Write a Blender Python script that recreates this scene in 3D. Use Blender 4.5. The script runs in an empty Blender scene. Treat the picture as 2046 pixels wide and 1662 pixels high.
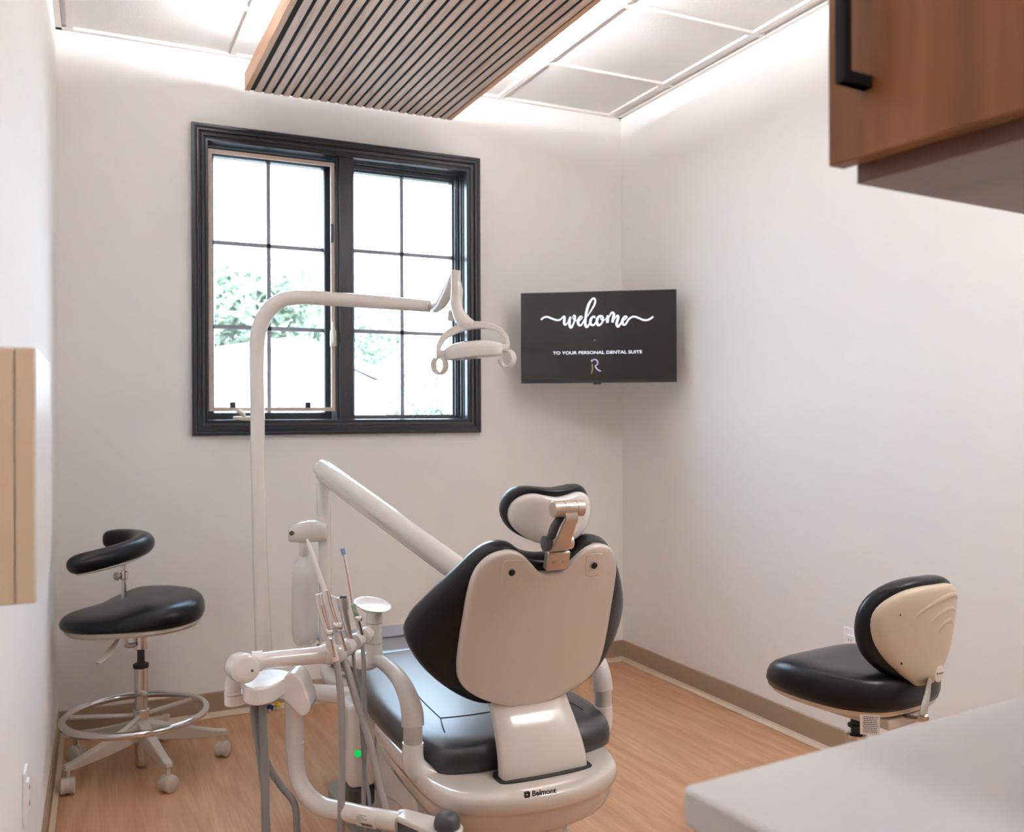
import bpy, bmesh, math, random
from mathutils import Vector, Matrix
random.seed(7)
S = bpy.context.scene
C = S.collection
V = Vector
PI = math.pi

# ------------------------------------------------------------------ camera
CAM = V((-2.4903, -3.9407, 1.2376))
YAW, ROLL, F = 0.4437, -0.0039, 1824.5
fw = V((math.sin(YAW), math.cos(YAW), 0))
rt = V((math.cos(YAW), -math.sin(YAW), 0))
up = rt.cross(fw)
r2 = rt * math.cos(ROLL) + up * math.sin(ROLL)
u2 = up * math.cos(ROLL) - rt * math.sin(ROLL)
cam = bpy.data.cameras.new('camera')
co = bpy.data.objects.new('camera', cam)
C.objects.link(co)
M = Matrix((r2, u2, -fw)).transposed().to_4x4()
M.translation = CAM
co.matrix_world = M
cam.sensor_width = 36
cam.lens = 36 * F / 2046
cam.clip_start = 0.02
cam.dof.use_dof = True
cam.dof.focus_distance = 2.15
cam.dof.aperture_fstop = 5.6
S.camera = co

def P(px, py, Z):
    """the real point seen at a pixel of the photograph, Z metres in front of the lens"""
    return CAM + (fw + r2 * ((px - 1023) / F) - u2 * ((py - 831) / F)) * Z

# ------------------------------------------------------------------ light and exposure
S.view_settings.view_transform = 'Standard'
S.view_settings.look = 'None'
S.view_settings.gamma = 1
S.view_settings.use_curve_mapping = False
S.view_settings.exposure = 1.24
S.cycles.use_denoising = True
S.cycles.max_bounces = 10
S.cycles.diffuse_bounces = 7
S.cycles.glossy_bounces = 5
S.cycles.sample_clamp_indirect = 8
S.cycles.caustics_reflective = False
S.cycles.caustics_refractive = False
w = bpy.data.worlds.new('sky')
S.world = w
w.use_nodes = True
nt = w.node_tree
bg = nt.nodes['Background']
tc = nt.nodes.new('ShaderNodeTexCoord')
sp = nt.nodes.new('ShaderNodeSeparateXYZ')
rp = nt.nodes.new('ShaderNodeValToRGB')
nt.links.new(tc.outputs['Generated'], sp.inputs[0])
nt.links.new(sp.outputs['Z'], rp.inputs[0])
rp.color_ramp.elements[0].position = 0.0
rp.color_ramp.elements[0].color = (0.74, 0.87, 1.0, 1)
rp.color_ramp.elements[1].position = 0.8
rp.color_ramp.elements[1].color = (0.55, 0.74, 1.0, 1)
nt.links.new(rp.outputs[0], bg.inputs[0])
bg.inputs[1].default_value = 7.4
sun = bpy.data.lights.new('sun', 'SUN')
sun.energy = 5.0
sun.color = (1, 0.97, 0.92)
sun.angle = 0.02
so = bpy.data.objects.new('sun', sun)
C.objects.link(so)
so.rotation_euler = (math.radians(38), 0, math.radians(25))   # from behind the building, high
PANEL = 11.0
STRIP = 54.0

# ------------------------------------------------------------------ materials
def mat(name, col, rough=0.5, metal=0.0, coat=0.0, bump=0.0, bscale=200, emit=None, estr=0, spec=0.5, subs=0):
    m = bpy.data.materials.new(name)
    m.use_nodes = True
    n = m.node_tree
    b = n.nodes['Principled BSDF']
    b.inputs['Base Color'].default_value = (*col, 1)
    b.inputs['Roughness'].default_value = rough
    b.inputs['Metallic'].default_value = metal
    b.inputs['Coat Weight'].default_value = coat
    b.inputs['Coat Roughness'].default_value = 0.08
    b.inputs['Specular IOR Level'].default_value = spec
    if emit:
        b.inputs['Emission Color'].default_value = (*emit, 1)
        b.inputs['Emission Strength'].default_value = estr
    # slight procedural variation of the tone so that nothing is perfectly flat
    t = n.nodes.new('ShaderNodeTexCoord')
    z = n.nodes.new('ShaderNodeTexNoise')
    z.inputs['Scale'].default_value = 6
    z.inputs['Detail'].default_value = 3
    mx = n.nodes.new('ShaderNodeMixRGB')
    mx.blend_type = 'MULTIPLY'
    mx.inputs[0].default_value = 0.05
    mx.inputs[1].default_value = (*col, 1)
    n.links.new(t.outputs['Object'], z.inputs['Vector'])
    n.links.new(z.outputs['Color'], mx.inputs[2])
    n.links.new(mx.outputs[0], b.inputs['Base Color'])
    if bump:
        z2 = n.nodes.new('ShaderNodeTexNoise')
        z2.inputs['Scale'].default_value = bscale
        z2.inputs['Detail'].default_value = 4
        bp = n.nodes.new('ShaderNodeBump')
        bp.inputs['Strength'].default_value = bump
        bp.inputs['Distance'].default_value = 0.002
        n.links.new(t.outputs['Object'], z2.inputs['Vector'])
        n.links.new(z2.outputs['Fac'], bp.inputs['Height'])
        n.links.new(bp.outputs[0], b.inputs['Normal'])
    return m

def wood(name, c1, c2, c3, stretch=(30, 1.2, 30), rough=0.45, wave=True, coat=0.0, coord='Object', ring=1.0):
    m = bpy.data.materials.new(name)
    m.use_nodes = True
    n = m.node_tree
    L = n.links
    b = n.nodes['Principled BSDF']
    b.inputs['Roughness'].default_value = rough
    b.inputs['Coat Weight'].default_value = coat
    t = n.nodes.new('ShaderNodeTexCoord')
    mp = n.nodes.new('ShaderNodeMapping')
    mp.inputs['Scale'].default_value = stretch
    L.new(t.outputs[coord], mp.inputs[0])
    z = n.nodes.new('ShaderNodeTexNoise')
    z.inputs['Scale'].default_value = 1.0
    z.inputs['Detail'].default_value = 8
    z.inputs['Distortion'].default_value = 1.2 * ring
    L.new(mp.outputs[0], z.inputs['Vector'])
    cr = n.nodes.new('ShaderNodeValToRGB')
    e = cr.color_ramp.elements
    e[0].position = 0.3; e[0].color = (*c1, 1)
    e[1].position = 0.72; e[1].color = (*c3, 1)
    x = e.new(0.5); x.color = (*c2, 1)
    L.new(z.outputs['Fac'], cr.inputs[0])
    # fine pores
    mp2 = n.nodes.new('ShaderNodeMapping')
    mp2.inputs['Scale'].default_value = tuple(s * 9 if s > 5 else s * 4 for s in stretch)
    L.new(t.outputs[coord], mp2.inputs[0])
    z2 = n.nodes.new('ShaderNodeTexNoise')
    z2.inputs['Scale'].default_value = 1.0
    z2.inputs['Detail'].default_value = 3
    L.new(mp2.outputs[0], z2.inputs['Vector'])
    mr = n.nodes.new('ShaderNodeMapRange')
    mr.inputs[1].default_value = 0.3; mr.inputs[2].default_value = 0.6
    mr.inputs[3].default_value = 0.82; mr.inputs[4].default_value = 1.0
    L.new(z2.outputs['Fac'], mr.inputs[0])
    mx = n.nodes.new('ShaderNodeMixRGB')
    mx.blend_type = 'MULTIPLY'
    mx.inputs[0].default_value = 0.8
    L.new(cr.outputs[0], mx.inputs[1])
    L.new(mr.outputs[0], mx.inputs[2])
    L.new(mx.outputs[0], b.inputs['Base Color'])
    return m

WALL = mat('wall_paint', (0.87, 0.862, 0.85), 0.75, bump=0.05, bscale=350)
CEIL = mat('ceiling_tile', (0.82, 0.80, 0.785), 0.9, bump=0.9, bscale=260)
TEE = mat('tee_white', (0.80, 0.77, 0.74), 0.5)
BASE = mat('vinyl_base', (0.34, 0.255, 0.18), 0.45)
BASELIP = mat('vinyl_base_lip', (0.62, 0.50, 0.38), 0.45)
FRAME = mat('black_paint', (0.022, 0.024, 0.03), 0.32)
SCREENF = mat('tan_frame', (0.62, 0.50, 0.42), 0.5)
GREYB = mat('muntin_bloom', (0.30, 0.325, 0.36), 0.5)  # bars paled, the window's bloom is put into their colour
PLAST = mat('white_plastic', (0.78, 0.735, 0.70), 0.2, coat=0.6)
PLAST2 = mat('cream_plastic', (0.68, 0.61, 0.55), 0.14, coat=0.8)
GREYP = mat('grey_plastic', (0.50, 0.465, 0.44), 0.38)
STOOLP = mat('beige_plastic', (0.58, 0.52, 0.45), 0.42)
STOOLB = mat('tan_shell', (0.60, 0.50, 0.38), 0.45)
BLACK = mat('black_vinyl', (0.005, 0.005, 0.006), 0.28, bump=0.12, bscale=500, spec=0.28)
RUBBER = mat('black_rubber', (0.02, 0.02, 0.022), 0.55)
DARKG = mat('dark_grey_cap', (0.07, 0.07, 0.078), 0.45)
HOSE = mat('grey_hose', (0.33, 0.30, 0.29), 0.42)
HOSED = mat('dark_grey_hose', (0.24, 0.225, 0.225), 0.42)
CHROME = mat('chrome', (0.72, 0.70, 0.69), 0.12, metal=1)
STEEL = mat('brushed_steel', (0.55, 0.52, 0.49), 0.3, metal=1)
ALU = mat('warm_aluminium', (0.56, 0.47, 0.40), 0.35, metal=0.75)
COPPER = mat('copper_edge', (0.60, 0.36, 0.24), 0.3, metal=0.8)
PLATE = mat('grey_base_plate', (0.27, 0.27, 0.245), 0.4)
BOTTLE = mat('milky_bottle', (0.74, 0.72, 0.69), 0.35)
SEATV = mat('seat_vinyl', (0.007, 0.007, 0.008), 0.36, bump=0.12, bscale=500, spec=0.5)
SEATV.node_tree.nodes['Principled BSDF'].inputs['Coat Weight'].default_value = 0.7
SEATV.node_tree.nodes['Principled BSDF'].inputs['Coat Roughness'].default_value = 0.34
SEAM = mat('seam_thread', (0.005, 0.005, 0.006), 0.7)
SCR = mat('tv_screen', (0.010, 0.0095, 0.0095), 0.10, spec=0.5, emit=(0.03, 0.029, 0.028), estr=0.05)
TVB = mat('tv_bezel', (0.02, 0.02, 0.022), 0.35)
TEXTW = mat('lit_white_letters', (0.0, 0.0, 0.0), 0.3, emit=(0.86, 0.90, 1.0), estr=0.5)
TEXTL = mat('lit_lilac_letters', (0.0, 0.0, 0.0), 0.3, emit=(0.50, 0.50, 0.72), estr=0.4)
TEXTG = mat('lit_gold_letters', (0.0, 0.0, 0.0), 0.3, emit=(0.40, 0.30, 0.14), estr=0.35)
BLUE = mat('blue_plastic', (0.10, 0.20, 0.55), 0.35)
LBLUE = mat('light_blue_tip', (0.22, 0.33, 0.62), 0.45)
YEL = mat('yellow_plastic', (0.80, 0.58, 0.02), 0.35)
NAVY = mat('navy_plastic', (0.015, 0.05, 0.16), 0.35)
SAGE = mat('sage_plastic', (0.36, 0.42, 0.32), 0.45)
RED = mat('red_wire', (0.5, 0.06, 0.05), 0.4)
TIPW = mat('white_tip', (0.85, 0.83, 0.82), 0.4)
PRINT = mat('black_print', (0.012, 0.012, 0.012), 0.5)
LABELP = mat('label_paper', (0.80, 0.76, 0.70), 0.6)
GREENL = mat('green_lit_switch', (0.0, 0.2, 0.03), 0.3, emit=(0.0, 0.75, 0.12), estr=0.3)
LIGHT = mat('fill_panel_glow', (0.9, 0.9, 0.9), 0.5, emit=(1.0, 0.985, 0.98), estr=PANEL)  # glow of the unseen fill panels added overhead
STRIPL = mat('led_strip', (0.9, 0.9, 0.9), 0.5, emit=(0.99, 0.985, 1.0), estr=STRIP)
COUNTER = mat('white_worktop', (0.74, 0.728, 0.73), 0.3)
COUNTERE = COUNTER
BOXW = mat('white_laminate', (0.80, 0.79, 0.80), 0.3)
OUTW = mat('outlet_white', (0.93, 0.93, 0.94), 0.3)
BOXT = mat('cream_front', (0.84, 0.66, 0.47), 0.45)
LATCH = mat('ivory_hardware', (0.75, 0.70, 0.60), 0.3)
OAK = wood('oak_slat', (0.52, 0.365, 0.27), (0.69, 0.52, 0.405), (0.78, 0.62, 0.51), (38, 2.2, 38))
_n = OAK.node_tree
_oi = _n.nodes.new('ShaderNodeObjectInfo')
_mu = _n.nodes.new('ShaderNodeMath'); _mu.operation = 'MULTIPLY'; _mu.inputs[1].default_value = 37
_n.links.new(_oi.outputs['Random'], _mu.inputs[0])
for _m in [q for q in _n.nodes if q.bl_idname == 'ShaderNodeMapping']:      # every slat its own grain
    _cx = _n.nodes.new('ShaderNodeCombineXYZ')
    for _i in range(3):
        _n.links.new(_mu.outputs[0], _cx.inputs[_i])
    _n.links.new(_cx.outputs[0], _m.inputs['Location'])
OAKS = wood('oak_rim', (0.58, 0.31, 0.17), (0.66, 0.38, 0.22), (0.72, 0.44, 0.27), (30, 2, 30))
WALNUT = wood('walnut', (0.145, 0.045, 0.010), (0.26, 0.086, 0.019), (0.35, 0.130, 0.032), (7, 7, 0.7), rough=0.4, ring=1.4)
WALNUTB = wood('walnut_underside', (0.15, 0.075, 0.052), (0.20, 0.10, 0.072), (0.25, 0.13, 0.095), (7, 1.0, 7), rough=0.4)

def floor_mat():
    m = wood('oak_vinyl_floor', (0.46, 0.24, 0.122), (0.54, 0.30, 0.162), (0.615, 0.36, 0.212), (16, 1.6, 16), rough=0.42, coord='Object')
    n = m.node_tree
    L = n.links
    b = n.nodes['Principled BSDF']
    src = b.inputs['Base Color'].links[0].from_socket
    t = n.nodes.new('ShaderNodeTexCoord')
    mp = n.nodes.new('ShaderNodeMapping')
    mp.inputs['Rotation'].default_value = (0, 0, PI / 2)
    L.new(t.outputs['Object'], mp.inputs[0])
    br = n.nodes.new('ShaderNodeTexBrick')
    br.inputs['Scale'].default_value = 1
    br.inputs['Brick Width'].default_value = 0.92
    br.inputs['Row Height'].default_value = 0.152
    br.inputs['Mortar Size'].default_value = 0.0008
    br.inputs['Color1'].default_value = (1, 1, 1, 1)
    br.inputs['Color2'].default_value = (0.93, 0.92, 0.91, 1)
    br.inputs['Mortar'].default_value = (0.8, 0.76, 0.72, 1)
    L.new(mp.outputs[0], br.inputs['Vector'])
    mx = n.nodes.new('ShaderNodeMixRGB')
    mx.blend_type = 'MULTIPLY'
    mx.inputs[0].default_value = 0.8
    L.new(src, mx.inputs[1])
    L.new(br.outputs['Color'], mx.inputs[2])
    L.new(mx.outputs[0], b.inputs['Base Color'])
    return m
FLOOR = floor_mat()

def glass_mat():
    m = bpy.data.materials.new('window_glass')
    m.use_nodes = True
    n = m.node_tree
    n.nodes.clear()
    o = n.nodes.new('ShaderNodeOutputMaterial')
    a = n.nodes.new('ShaderNodeBsdfTransparent')
    a.inputs[0].default_value = (0.96, 0.98, 0.98, 1)
    g = n.nodes.new('ShaderNodeBsdfGlossy')
    g.inputs['Roughness'].default_value = 0.02
    mx = n.nodes.new('ShaderNodeMixShader')
    mx.inputs[0].default_value = 0.05
    n.links.new(a.outputs[0], mx.inputs[1])
    n.links.new(g.outputs[0], mx.inputs[2])
    n.links.new(mx.outputs[0], o.inputs[0])
    return m
GLASS = glass_mat()
GLASS['note'] = 'pane'

# ------------------------------------------------------------------ mesh helpers
def obj(name, bm, m, parent=None, smooth=True, bevel=0.0, subsurf=0, seg=2, angle=40):
    me = bpy.data.meshes.new(name)
    bmesh.ops.recalc_face_normals(bm, faces=bm.faces)
    bm.to_mesh(me)
    bm.free()
    me.materials.append(m)
    if smooth:
        me.shade_smooth()
        me.set_sharp_from_angle(angle=math.radians(angle))
    o = bpy.data.objects.new(name, me)
    C.objects.link(o)
    if bevel:
        md = o.modifiers.new('bevel', 'BEVEL')
        md.width = bevel
        md.segments = seg
        md.limit_method = 'ANGLE'
        md.angle_limit = math.radians(35)
        md.harden_normals = False
    if subsurf:
        md = o.modifiers.new('sub', 'SUBSURF')
        md.levels = subsurf
        md.render_levels = subsurf
    if parent:
        o.parent = parent
        o.matrix_parent_inverse = Matrix.Translation(-world_loc(parent))
    return o

def world_loc(o):
    return V(o.location)          # parts keep their mesh in room coordinates, so a part's own matrix is the identity

def thing(name, label, cat, loc=(0, 0, 0), group=None):
    o = bpy.data.objects.new(name, None)
    C.objects.link(o)
    o.location = loc
    o.empty_display_size = 0.05
    return tag(o, label, cat, group)

def tag(o, label, cat, group=None):
    o['label'] = label
    o['category'] = cat
    if group:
        o['group'] = group
    return o

def struct(name, bm, m, parent=None, **k):
    o = obj(name, bm, m, parent, **k)
    o['kind'] = 'structure'
    return o

def box(bm, a, b):
    x0, y0, z0 = a
    x1, y1, z1 = b
    vs = [bm.verts.new(p) for p in ((x0, y0, z0), (x1, y0, z0), (x1, y1, z0), (x0, y1, z0), (x0, y0, z1), (x1, y0, z1), (x1, y1, z1), (x0, y1, z1))]
    for f in ((0, 3, 2, 1), (4, 5, 6, 7), (0, 1, 5, 4), (1, 2, 6, 5), (2, 3, 7, 6), (3, 0, 4, 7)):
        bm.faces.new([vs[i] for i in f])
    return vs

def obox(bm, c, ax, ay, az, hx, hy, hz):
    """box about c with half sizes along given axes"""
    c = V(c)
    vs = []
    for sz in (-1, 1):
        for sx, sy in ((-1, -1), (1, -1), (1, 1), (-1, 1)):
            vs.append(bm.verts.new(c + ax * hx * sx + ay * hy * sy + az * hz * sz))
    for f in ((0, 3, 2, 1), (4, 5, 6, 7), (0, 1, 5, 4), (1, 2, 6, 5), (2, 3, 7, 6), (3, 0, 4, 7)):
        bm.faces.new([vs[i] for i in f])

def bx(*boxes):
    bm = bmesh.new()
    for a, b in boxes:
        box(bm, a, b)
    return bm

def spline(pts, n=8, closed=False):
    """Catmull-Rom through points (tuples of any length)"""
    k = len(pts)
    out = []
    rng = range(k) if closed else range(k - 1)
    for i in rng:
        if closed:
            p0, p1, p2, p3 = (pts[(i - 1) % k], pts[i], pts[(i + 1) % k], pts[(i + 2) % k])
        else:
            p0, p1, p2, p3 = pts[max(i - 1, 0)], pts[i], pts[i + 1], pts[min(i + 2, k - 1)]
        for j in range(n):
            t = j / n
            out.append(tuple(0.5 * ((2 * b) + (-a + c) * t + (2 * a - 5 * b + 4 * c - d) * t * t + (-a + 3 * b - 3 * c + d) * t ** 3)
                             for a, b, c, d in zip(p0, p1, p2, p3)))
    if not closed:
        out.append(tuple(pts[-1]))
    return out

def tube(bm, pts, r, seg=16, smooth=0, cap=True, flat=1.0, updir=None):
    """sweep of a circle (or ellipse) along points; r is one radius or one per point"""
    pts = [V(p) for p in pts]
    if not hasattr(r, '__len__'):
        r = [r] * len(pts)
    if smooth:
        q = spline([(*p, rr) for p, rr in zip(pts, r)], smooth)
        pts = [V(a[:3]) for a in q]
        r = [a[3] for a in q]
    t0 = (pts[1] - pts[0]).normalized()
    ref = V(updir) if updir else (V((0, 0, 1)) if abs(t0.z) < 0.9 else V((1, 0, 0)))
    n = (ref - t0 * ref.dot(t0)).normalized()
    rings = []
    for i, p in enumerate(pts):
        if i == 0:
            t = t0
        elif i == len(pts) - 1:
            t = (pts[i] - pts[i - 1]).normalized()
        else:
            t = ((pts[i + 1] - p).normalized() + (p - pts[i - 1]).normalized()).normalized()
        src = V(updir) if updir else n
        n = (src - t * src.dot(t)).normalized()
        b = t.cross(n)
        rings.append([bm.verts.new(p + (n * math.cos(a) * flat + b * math.sin(a)) * r[i]) for a in [2 * PI * k / seg for k in range(seg)]])
    for a, b in zip(rings, rings[1:]):
        for k in range(seg):
            bm.faces.new((a[k], a[(k + 1) % seg], b[(k + 1) % seg], b[k]))
    if cap:
        bm.faces.new(rings[0][::-1])
        bm.faces.new(rings[-1])
    return rings

def tb(*a, **k):
    bm = bmesh.new()
    tube(bm, *a, **k)
    return bm

def lathe(bm, prof, origin=(0, 0, 0), axis=(0, 0, 1), seg=32):
    """profile [(radius, height)] spun about an axis"""
    o = V(origin)
    a = V(axis).normalized()
    ref = V((1, 0, 0)) if abs(a.x) < 0.9 else V((0, 1, 0))
    x = (ref - a * ref.dot(a)).normalized()
    y = a.cross(x)
    rings = []
    for r, h in prof:
        rings.append([bm.verts.new(o + a * h + (x * math.cos(t) + y * math.sin(t)) * max(r, 1e-5)) for t in [2 * PI * k / seg for k in range(seg)]])
    for p, q in zip(rings, rings[1:]):
        for k in range(seg):
            bm.faces.new((p[k], p[(k + 1) % seg], q[(k + 1) % seg], q[k]))
    bm.faces.new(rings[0][::-1])
    bm.faces.new(rings[-1])

def lt(*a, **k):
    bm = bmesh.new()
    lathe(bm, *a, **k)
    return bm

def ball(bm, c, rx, ry=None, rz=None, u=20, v=12):
    m = Matrix.Translation(V(c)) @ Matrix.Diagonal((rx, ry or rx, rz or rx, 1))
    bmesh.ops.create_uvsphere(bm, u_segments=u, v_segments=v, radius=1, matrix=m)

def rbox(bm, a, b, r, n=4):
    """box with vertical edges rounded"""
    (x0, y0, z0), (x1, y1, z1) = a, b
    pts = []
    for cx, cy, s in ((x1 - r, y1 - r, 0), (x0 + r, y1 - r, 1), (x0 + r, y0 + r, 2), (x1 - r, y0 + r, 3)):
        for k in range(n + 1):
            t = (s + k / n) * PI / 2
            pts.append((cx + r * math.cos(t), cy + r * math.sin(t)))
    prism(bm, [V((x, y, z0)) for x, y in pts], V((0, 0, z1 - z0)))

def prism(bm, pts, d):
    lo = [bm.verts.new(p) for p in pts]
    hi = [bm.verts.new(V(p) + V(d)) for p in pts]
    k = len(lo)
    bm.faces.new(lo[::-1])
    bm.faces.new(hi)
    for i in range(k):
        bm.faces.new((lo[i], lo[(i + 1) % k], hi[(i + 1) % k], hi[i]))

def pad(outline, prof, fn, inner=5, centre=None):
    """cushion: outline (u, v) shrunk towards its centre by s at height w for each (s, w) of prof; fn maps (u, v, w) to the room"""
    bm = bmesh.new()
    cu = centre[0] if centre else sum(p[0] for p in outline) / len(outline)
    cv = centre[1] if centre else sum(p[1] for p in outline) / len(outline)
    s0, w0 = prof[0]
    s1, w1 = prof[-1]
    full = [(s0 * k / inner, w0) for k in range(1, inner)] + list(prof) + [(s1 * k / inner, w1) for k in range(inner - 1, 0, -1)]
    rings = [[bm.verts.new(fn(cu + (u - cu) * s, cv + (v - cv) * s, w)) for u, v in outline] for s, w in full]
    k = len(outline)
    for a, b in zip(rings, rings[1:]):
        for i in range(k):
            bm.faces.new((a[i], a[(i + 1) % k], b[(i + 1) % k], b[i]))
    for rg, w_ in ((rings[0], full[0][1]), (rings[-1], full[-1][1])):
        c = bm.verts.new(fn(cu, cv, w_))
        for i in range(k):
            bm.faces.new((rg[i], rg[(i + 1) % k], c))
    return bm

def round_prof(w0, w1, e, n=4, s=1.0):
    """edge profile from w0 to w1 with rounded edges of relative inset e"""
    h = (w1 - w0) / 2
    out = []
    for k in range(-n, n + 1):
        t = k / n * PI / 2
        out.append((s * (1 - e * (1 - math.cos(t))), w0 + h + h * math.sin(t)))
    return out

def mirror(half):
    """half outline from top centre to bottom centre on +u, completed on -u"""
    return half + [(-u, v) for u, v in half[::-1] if abs(u) > 1e-4]

def text(s, size, m, name, matrix, parent=None, extrude=0.0004, bold=0.0, sx=1.0):
    cu = bpy.data.curves.new(name, 'FONT')
    cu.body = s
    cu.size = size
    cu.extrude = extrude
    cu.offset = bold
    cu.align_x = 'CENTER'
    cu.align_y = 'CENTER'
    tmp = bpy.data.objects.new(name, cu)
    C.objects.link(tmp)
    dg = bpy.context.evaluated_depsgraph_get()
    me = bpy.data.meshes.new_from_object(tmp.evaluated_get(dg))
    bpy.data.objects.remove(tmp)
    me.transform(matrix @ Matrix.Diagonal((sx, 1, 1, 1)))
    me.materials.clear()
    me.materials.append(m)
    o = bpy.data.objects.new(name, me)
    C.objects.link(o)
    if parent:
        o.parent = parent
        o.matrix_parent_inverse = Matrix.Translation(-world_loc(parent))
    return o

def frame_matrix(o, x, y):
    x = V(x).normalized()
    y = (V(y) - x * V(y).dot(x)).normalized()
    m = Matrix((x, y, x.cross(y))).transposed().to_4x4()
    m.translation = V(o)
    return m

# ================================================================== THE ROOM
H = 2.743
LW = lambda y: -2.5636 + 0.0199 * y          # the left wall stands a degree off square
YB = -5.6
WX0, WX1, WZ0, WZ1 = -2.069, -0.789, 1.161, 2.4415
OX0, OX1, OZ0, OZ1 = WX0 + 0.055, WX1 - 0.055, WZ0 + 0.05, WZ1 - 0.055

struct('floor', bx(((-2.9, YB, -0.06), (0.15, 0.2, 0))), FLOOR, smooth=False)
T = 0.2
struct('wall_back', bx(((-2.75, 0, -0.06), (OX0, T, H + .1)), ((OX1, 0, -0.06), (T, T, H + .1)),
                       ((OX0, 0, -0.06), (OX1, T, OZ0)), ((OX0, 0, OZ1), (OX1, T, H + .1))), WALL, smooth=False)
struct('wall_right', bx(((0, YB, -0.06), (0.15, 0, H + .1))), WALL, smooth=False)
bm = bmesh.new()
prism(bm, [V((LW(0.1), 0.1, -0.06)), V((LW(0.1) - .15, 0.1, -0.06)), V((LW(YB) - .15, YB, -0.06)), V((LW(YB), YB, -0.06))], (0, 0, H + .16))
struct('wall_left', bm, WALL, smooth=False)
struct('wall_behind', bx(((-2.95, YB - .15, -0.06), (.15, YB, H + .1))), WALL, smooth=False)
struct('ceiling', bx(((-2.95, YB, H + 0.008), (.15, 0.1, H + .1))), CEIL, smooth=False)

# tee grid of the dropped ceiling
bm = bmesh.new()
tx = [-0.0736, -0.6836, -1.2936, -1.9036, -2.5136]
ty = [-0.4814 - 0.61 * k for k in range(9)]
for x in tx:
    box(bm, (x - .012, YB, H - .003), (x + .012, 0, H + .012))
for y in ty:
    box(bm, (LW(y), y - .012, H - .0024), (0, y + .012, H + .012))
box(bm, (-.022, YB, H - .004), (0, 0, H + .012))
box(bm, (LW(0), -.022, H - .004), (0, 0, H + .012))
prism(bm, [V((LW(0), 0, H - .004)), V((LW(YB), YB, H - .004)), V((LW(YB) + .022, YB, H - .004)), V((LW(0) + .022, 0, H - .004))], (0, 0, .016))
struct('trim_1', bm, TEE, smooth=False)

# vinyl cove base with a pale toe
def baseboard(side, a, b, n):
    """runs from a to b along a wall whose inward normal is n"""
    a, b, n = V(a), V(b), V(n)
    bm = bmesh.new()
    prof = [(0, 0), (.016, 0), (.016, .004), (.010, .010), (.007, .018), (.006, .098), (.003, .102), (0, .102)]
    prism(bm, [a + n * d + V((0, 0, h)) for d, h in prof], b - a)
    o = struct('baseboard_' + side, bm, BASE, smooth=False)
    bm = bmesh.new()
    prism(bm, [a + n * d + V((0, 0, h)) for d, h in [(.006, .001), (.024, .001), (.024, .004), (.0125, .013), (.0085, .022)]], b - a)
    obj('pale_toe', bm, BASELIP, o, smooth=False)
baseboard('back', (LW(0), 0, 0), (0, 0, 0), (0, -1, 0))
baseboard('right', (0, 0, 0), (0, YB, 0), (-1, 0, 0))
dl = V((-.0199, -1, 0)).normalized()
baseboard('left', (LW(0), 0, 0), (LW(YB), YB, 0), (-dl.y, dl.x, 0))

# ------------------------------------------------------------------ window
def frame_ring(bm, x0, x1, z0, z1, prof):
    """mitred picture frame; prof = [(inset, y)] closed cross-section"""
    k = len(prof)
    rings = []
    for cx, cz, sx, sz in ((x0, z0, 1, 1), (x1, z0, -1, 1), (x1, z1, -1, -1), (x0, z1, 1, -1)):
        rings.append([bm.verts.new((cx + sx * d, y, cz + sz * d)) for d, y in prof])
    for i in range(4):
        a, b = rings[i], rings[(i + 1) % 4]
        for j in range(k):
            bm.faces.new((a[j], a[(j + 1) % k], b[(j + 1) % k], b[j]))
bm = bmesh.new()
frame_ring(bm, WX0, WX1, WZ0, WZ1, [(0, .0), (0, -.026), (.012, -.028), (.013, -.022), (.018, -.021), (.021, -.026), (.027, -.026), (.031, -.015),
                                    (.036, -.014), (.039, -.02), (.046, -.019), (.048, -.010), (.053, -.009), (.056, -.012), (.064, -.012), (.066, 0.02), (.066, .05), (.03, .05), (.03, 0)])
win = struct('window_1', bm, FRAME, angle=20)
MX0, MX1 = -1.466, -1.388
IX0, IX1, IZ0, IZ1 = WX0 + .064, WX1 - .064, WZ0 + .062, WZ1 - .064
bm = bmesh.new()      # jamb liner and mullion
box(bm, (OX0 - .01, .02, OZ0), (IX0, T, OZ1)); box(bm, (IX1, .02, OZ0), (OX1 + .01, T, OZ1))
box(bm, (OX0, .02, OZ0 - .01), (OX1, T, IZ0)); box(bm, (OX0, .02, IZ1), (OX1, T, OZ1 + .01))
box(bm, (MX0, .004, IZ0), (MX1, T, IZ1))
box(bm, (MX0 + .012, -.006, IZ0), (MX1 - .012, .01, IZ1))
obj('jamb', bm, FRAME, win, smooth=False, bevel=.002)

# left unit: tan insect-screen frame in front, casement sash with muntins behind
bm = bmesh.new()
frame_ring(bm, IX0 + .004, MX0 - .003, 1.262, 2.352, [(0, .014), (.0165, .014), (.0165, .026), (0, .026)])
sf = obj('screen_frame', bm, SCREENF, win, smooth=False, bevel=.0015)
for x in (-1.905, -1.59):
    obj('clip', bx(((x - .011, .008, 1.277), (x + .011, .028, 1.300))), RUBBER, sf, smooth=False)
bm = bmesh.new()
frame_ring(bm, IX0 + .002, MX0 - .004, IZ0 + .002, IZ1 - .004, [(0, .07), (.03, .07), (.034, .078), (.034, .12), (0, .12)])
sash = obj('casement_sash', bm, FRAME, win, smooth=False)
SX0, SX1, SZ0, SZ1 = IX0 + .034, MX0 - .036, IZ0 + .034, IZ1 - .036
def muntins(xm, zs, x0, x1, z0, z1, y, parent):
    bm = bmesh.new()
    box(bm, (xm - .0085, y - .004, z0), (xm + .0085, y + .006, z1))
    for z in zs:
        box(bm, (x0, y - .004, z - .0085), (x1, y + .006, z + .0085))
    obj('muntin_grid', bm, GREYB, parent, smooth=False)
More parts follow.
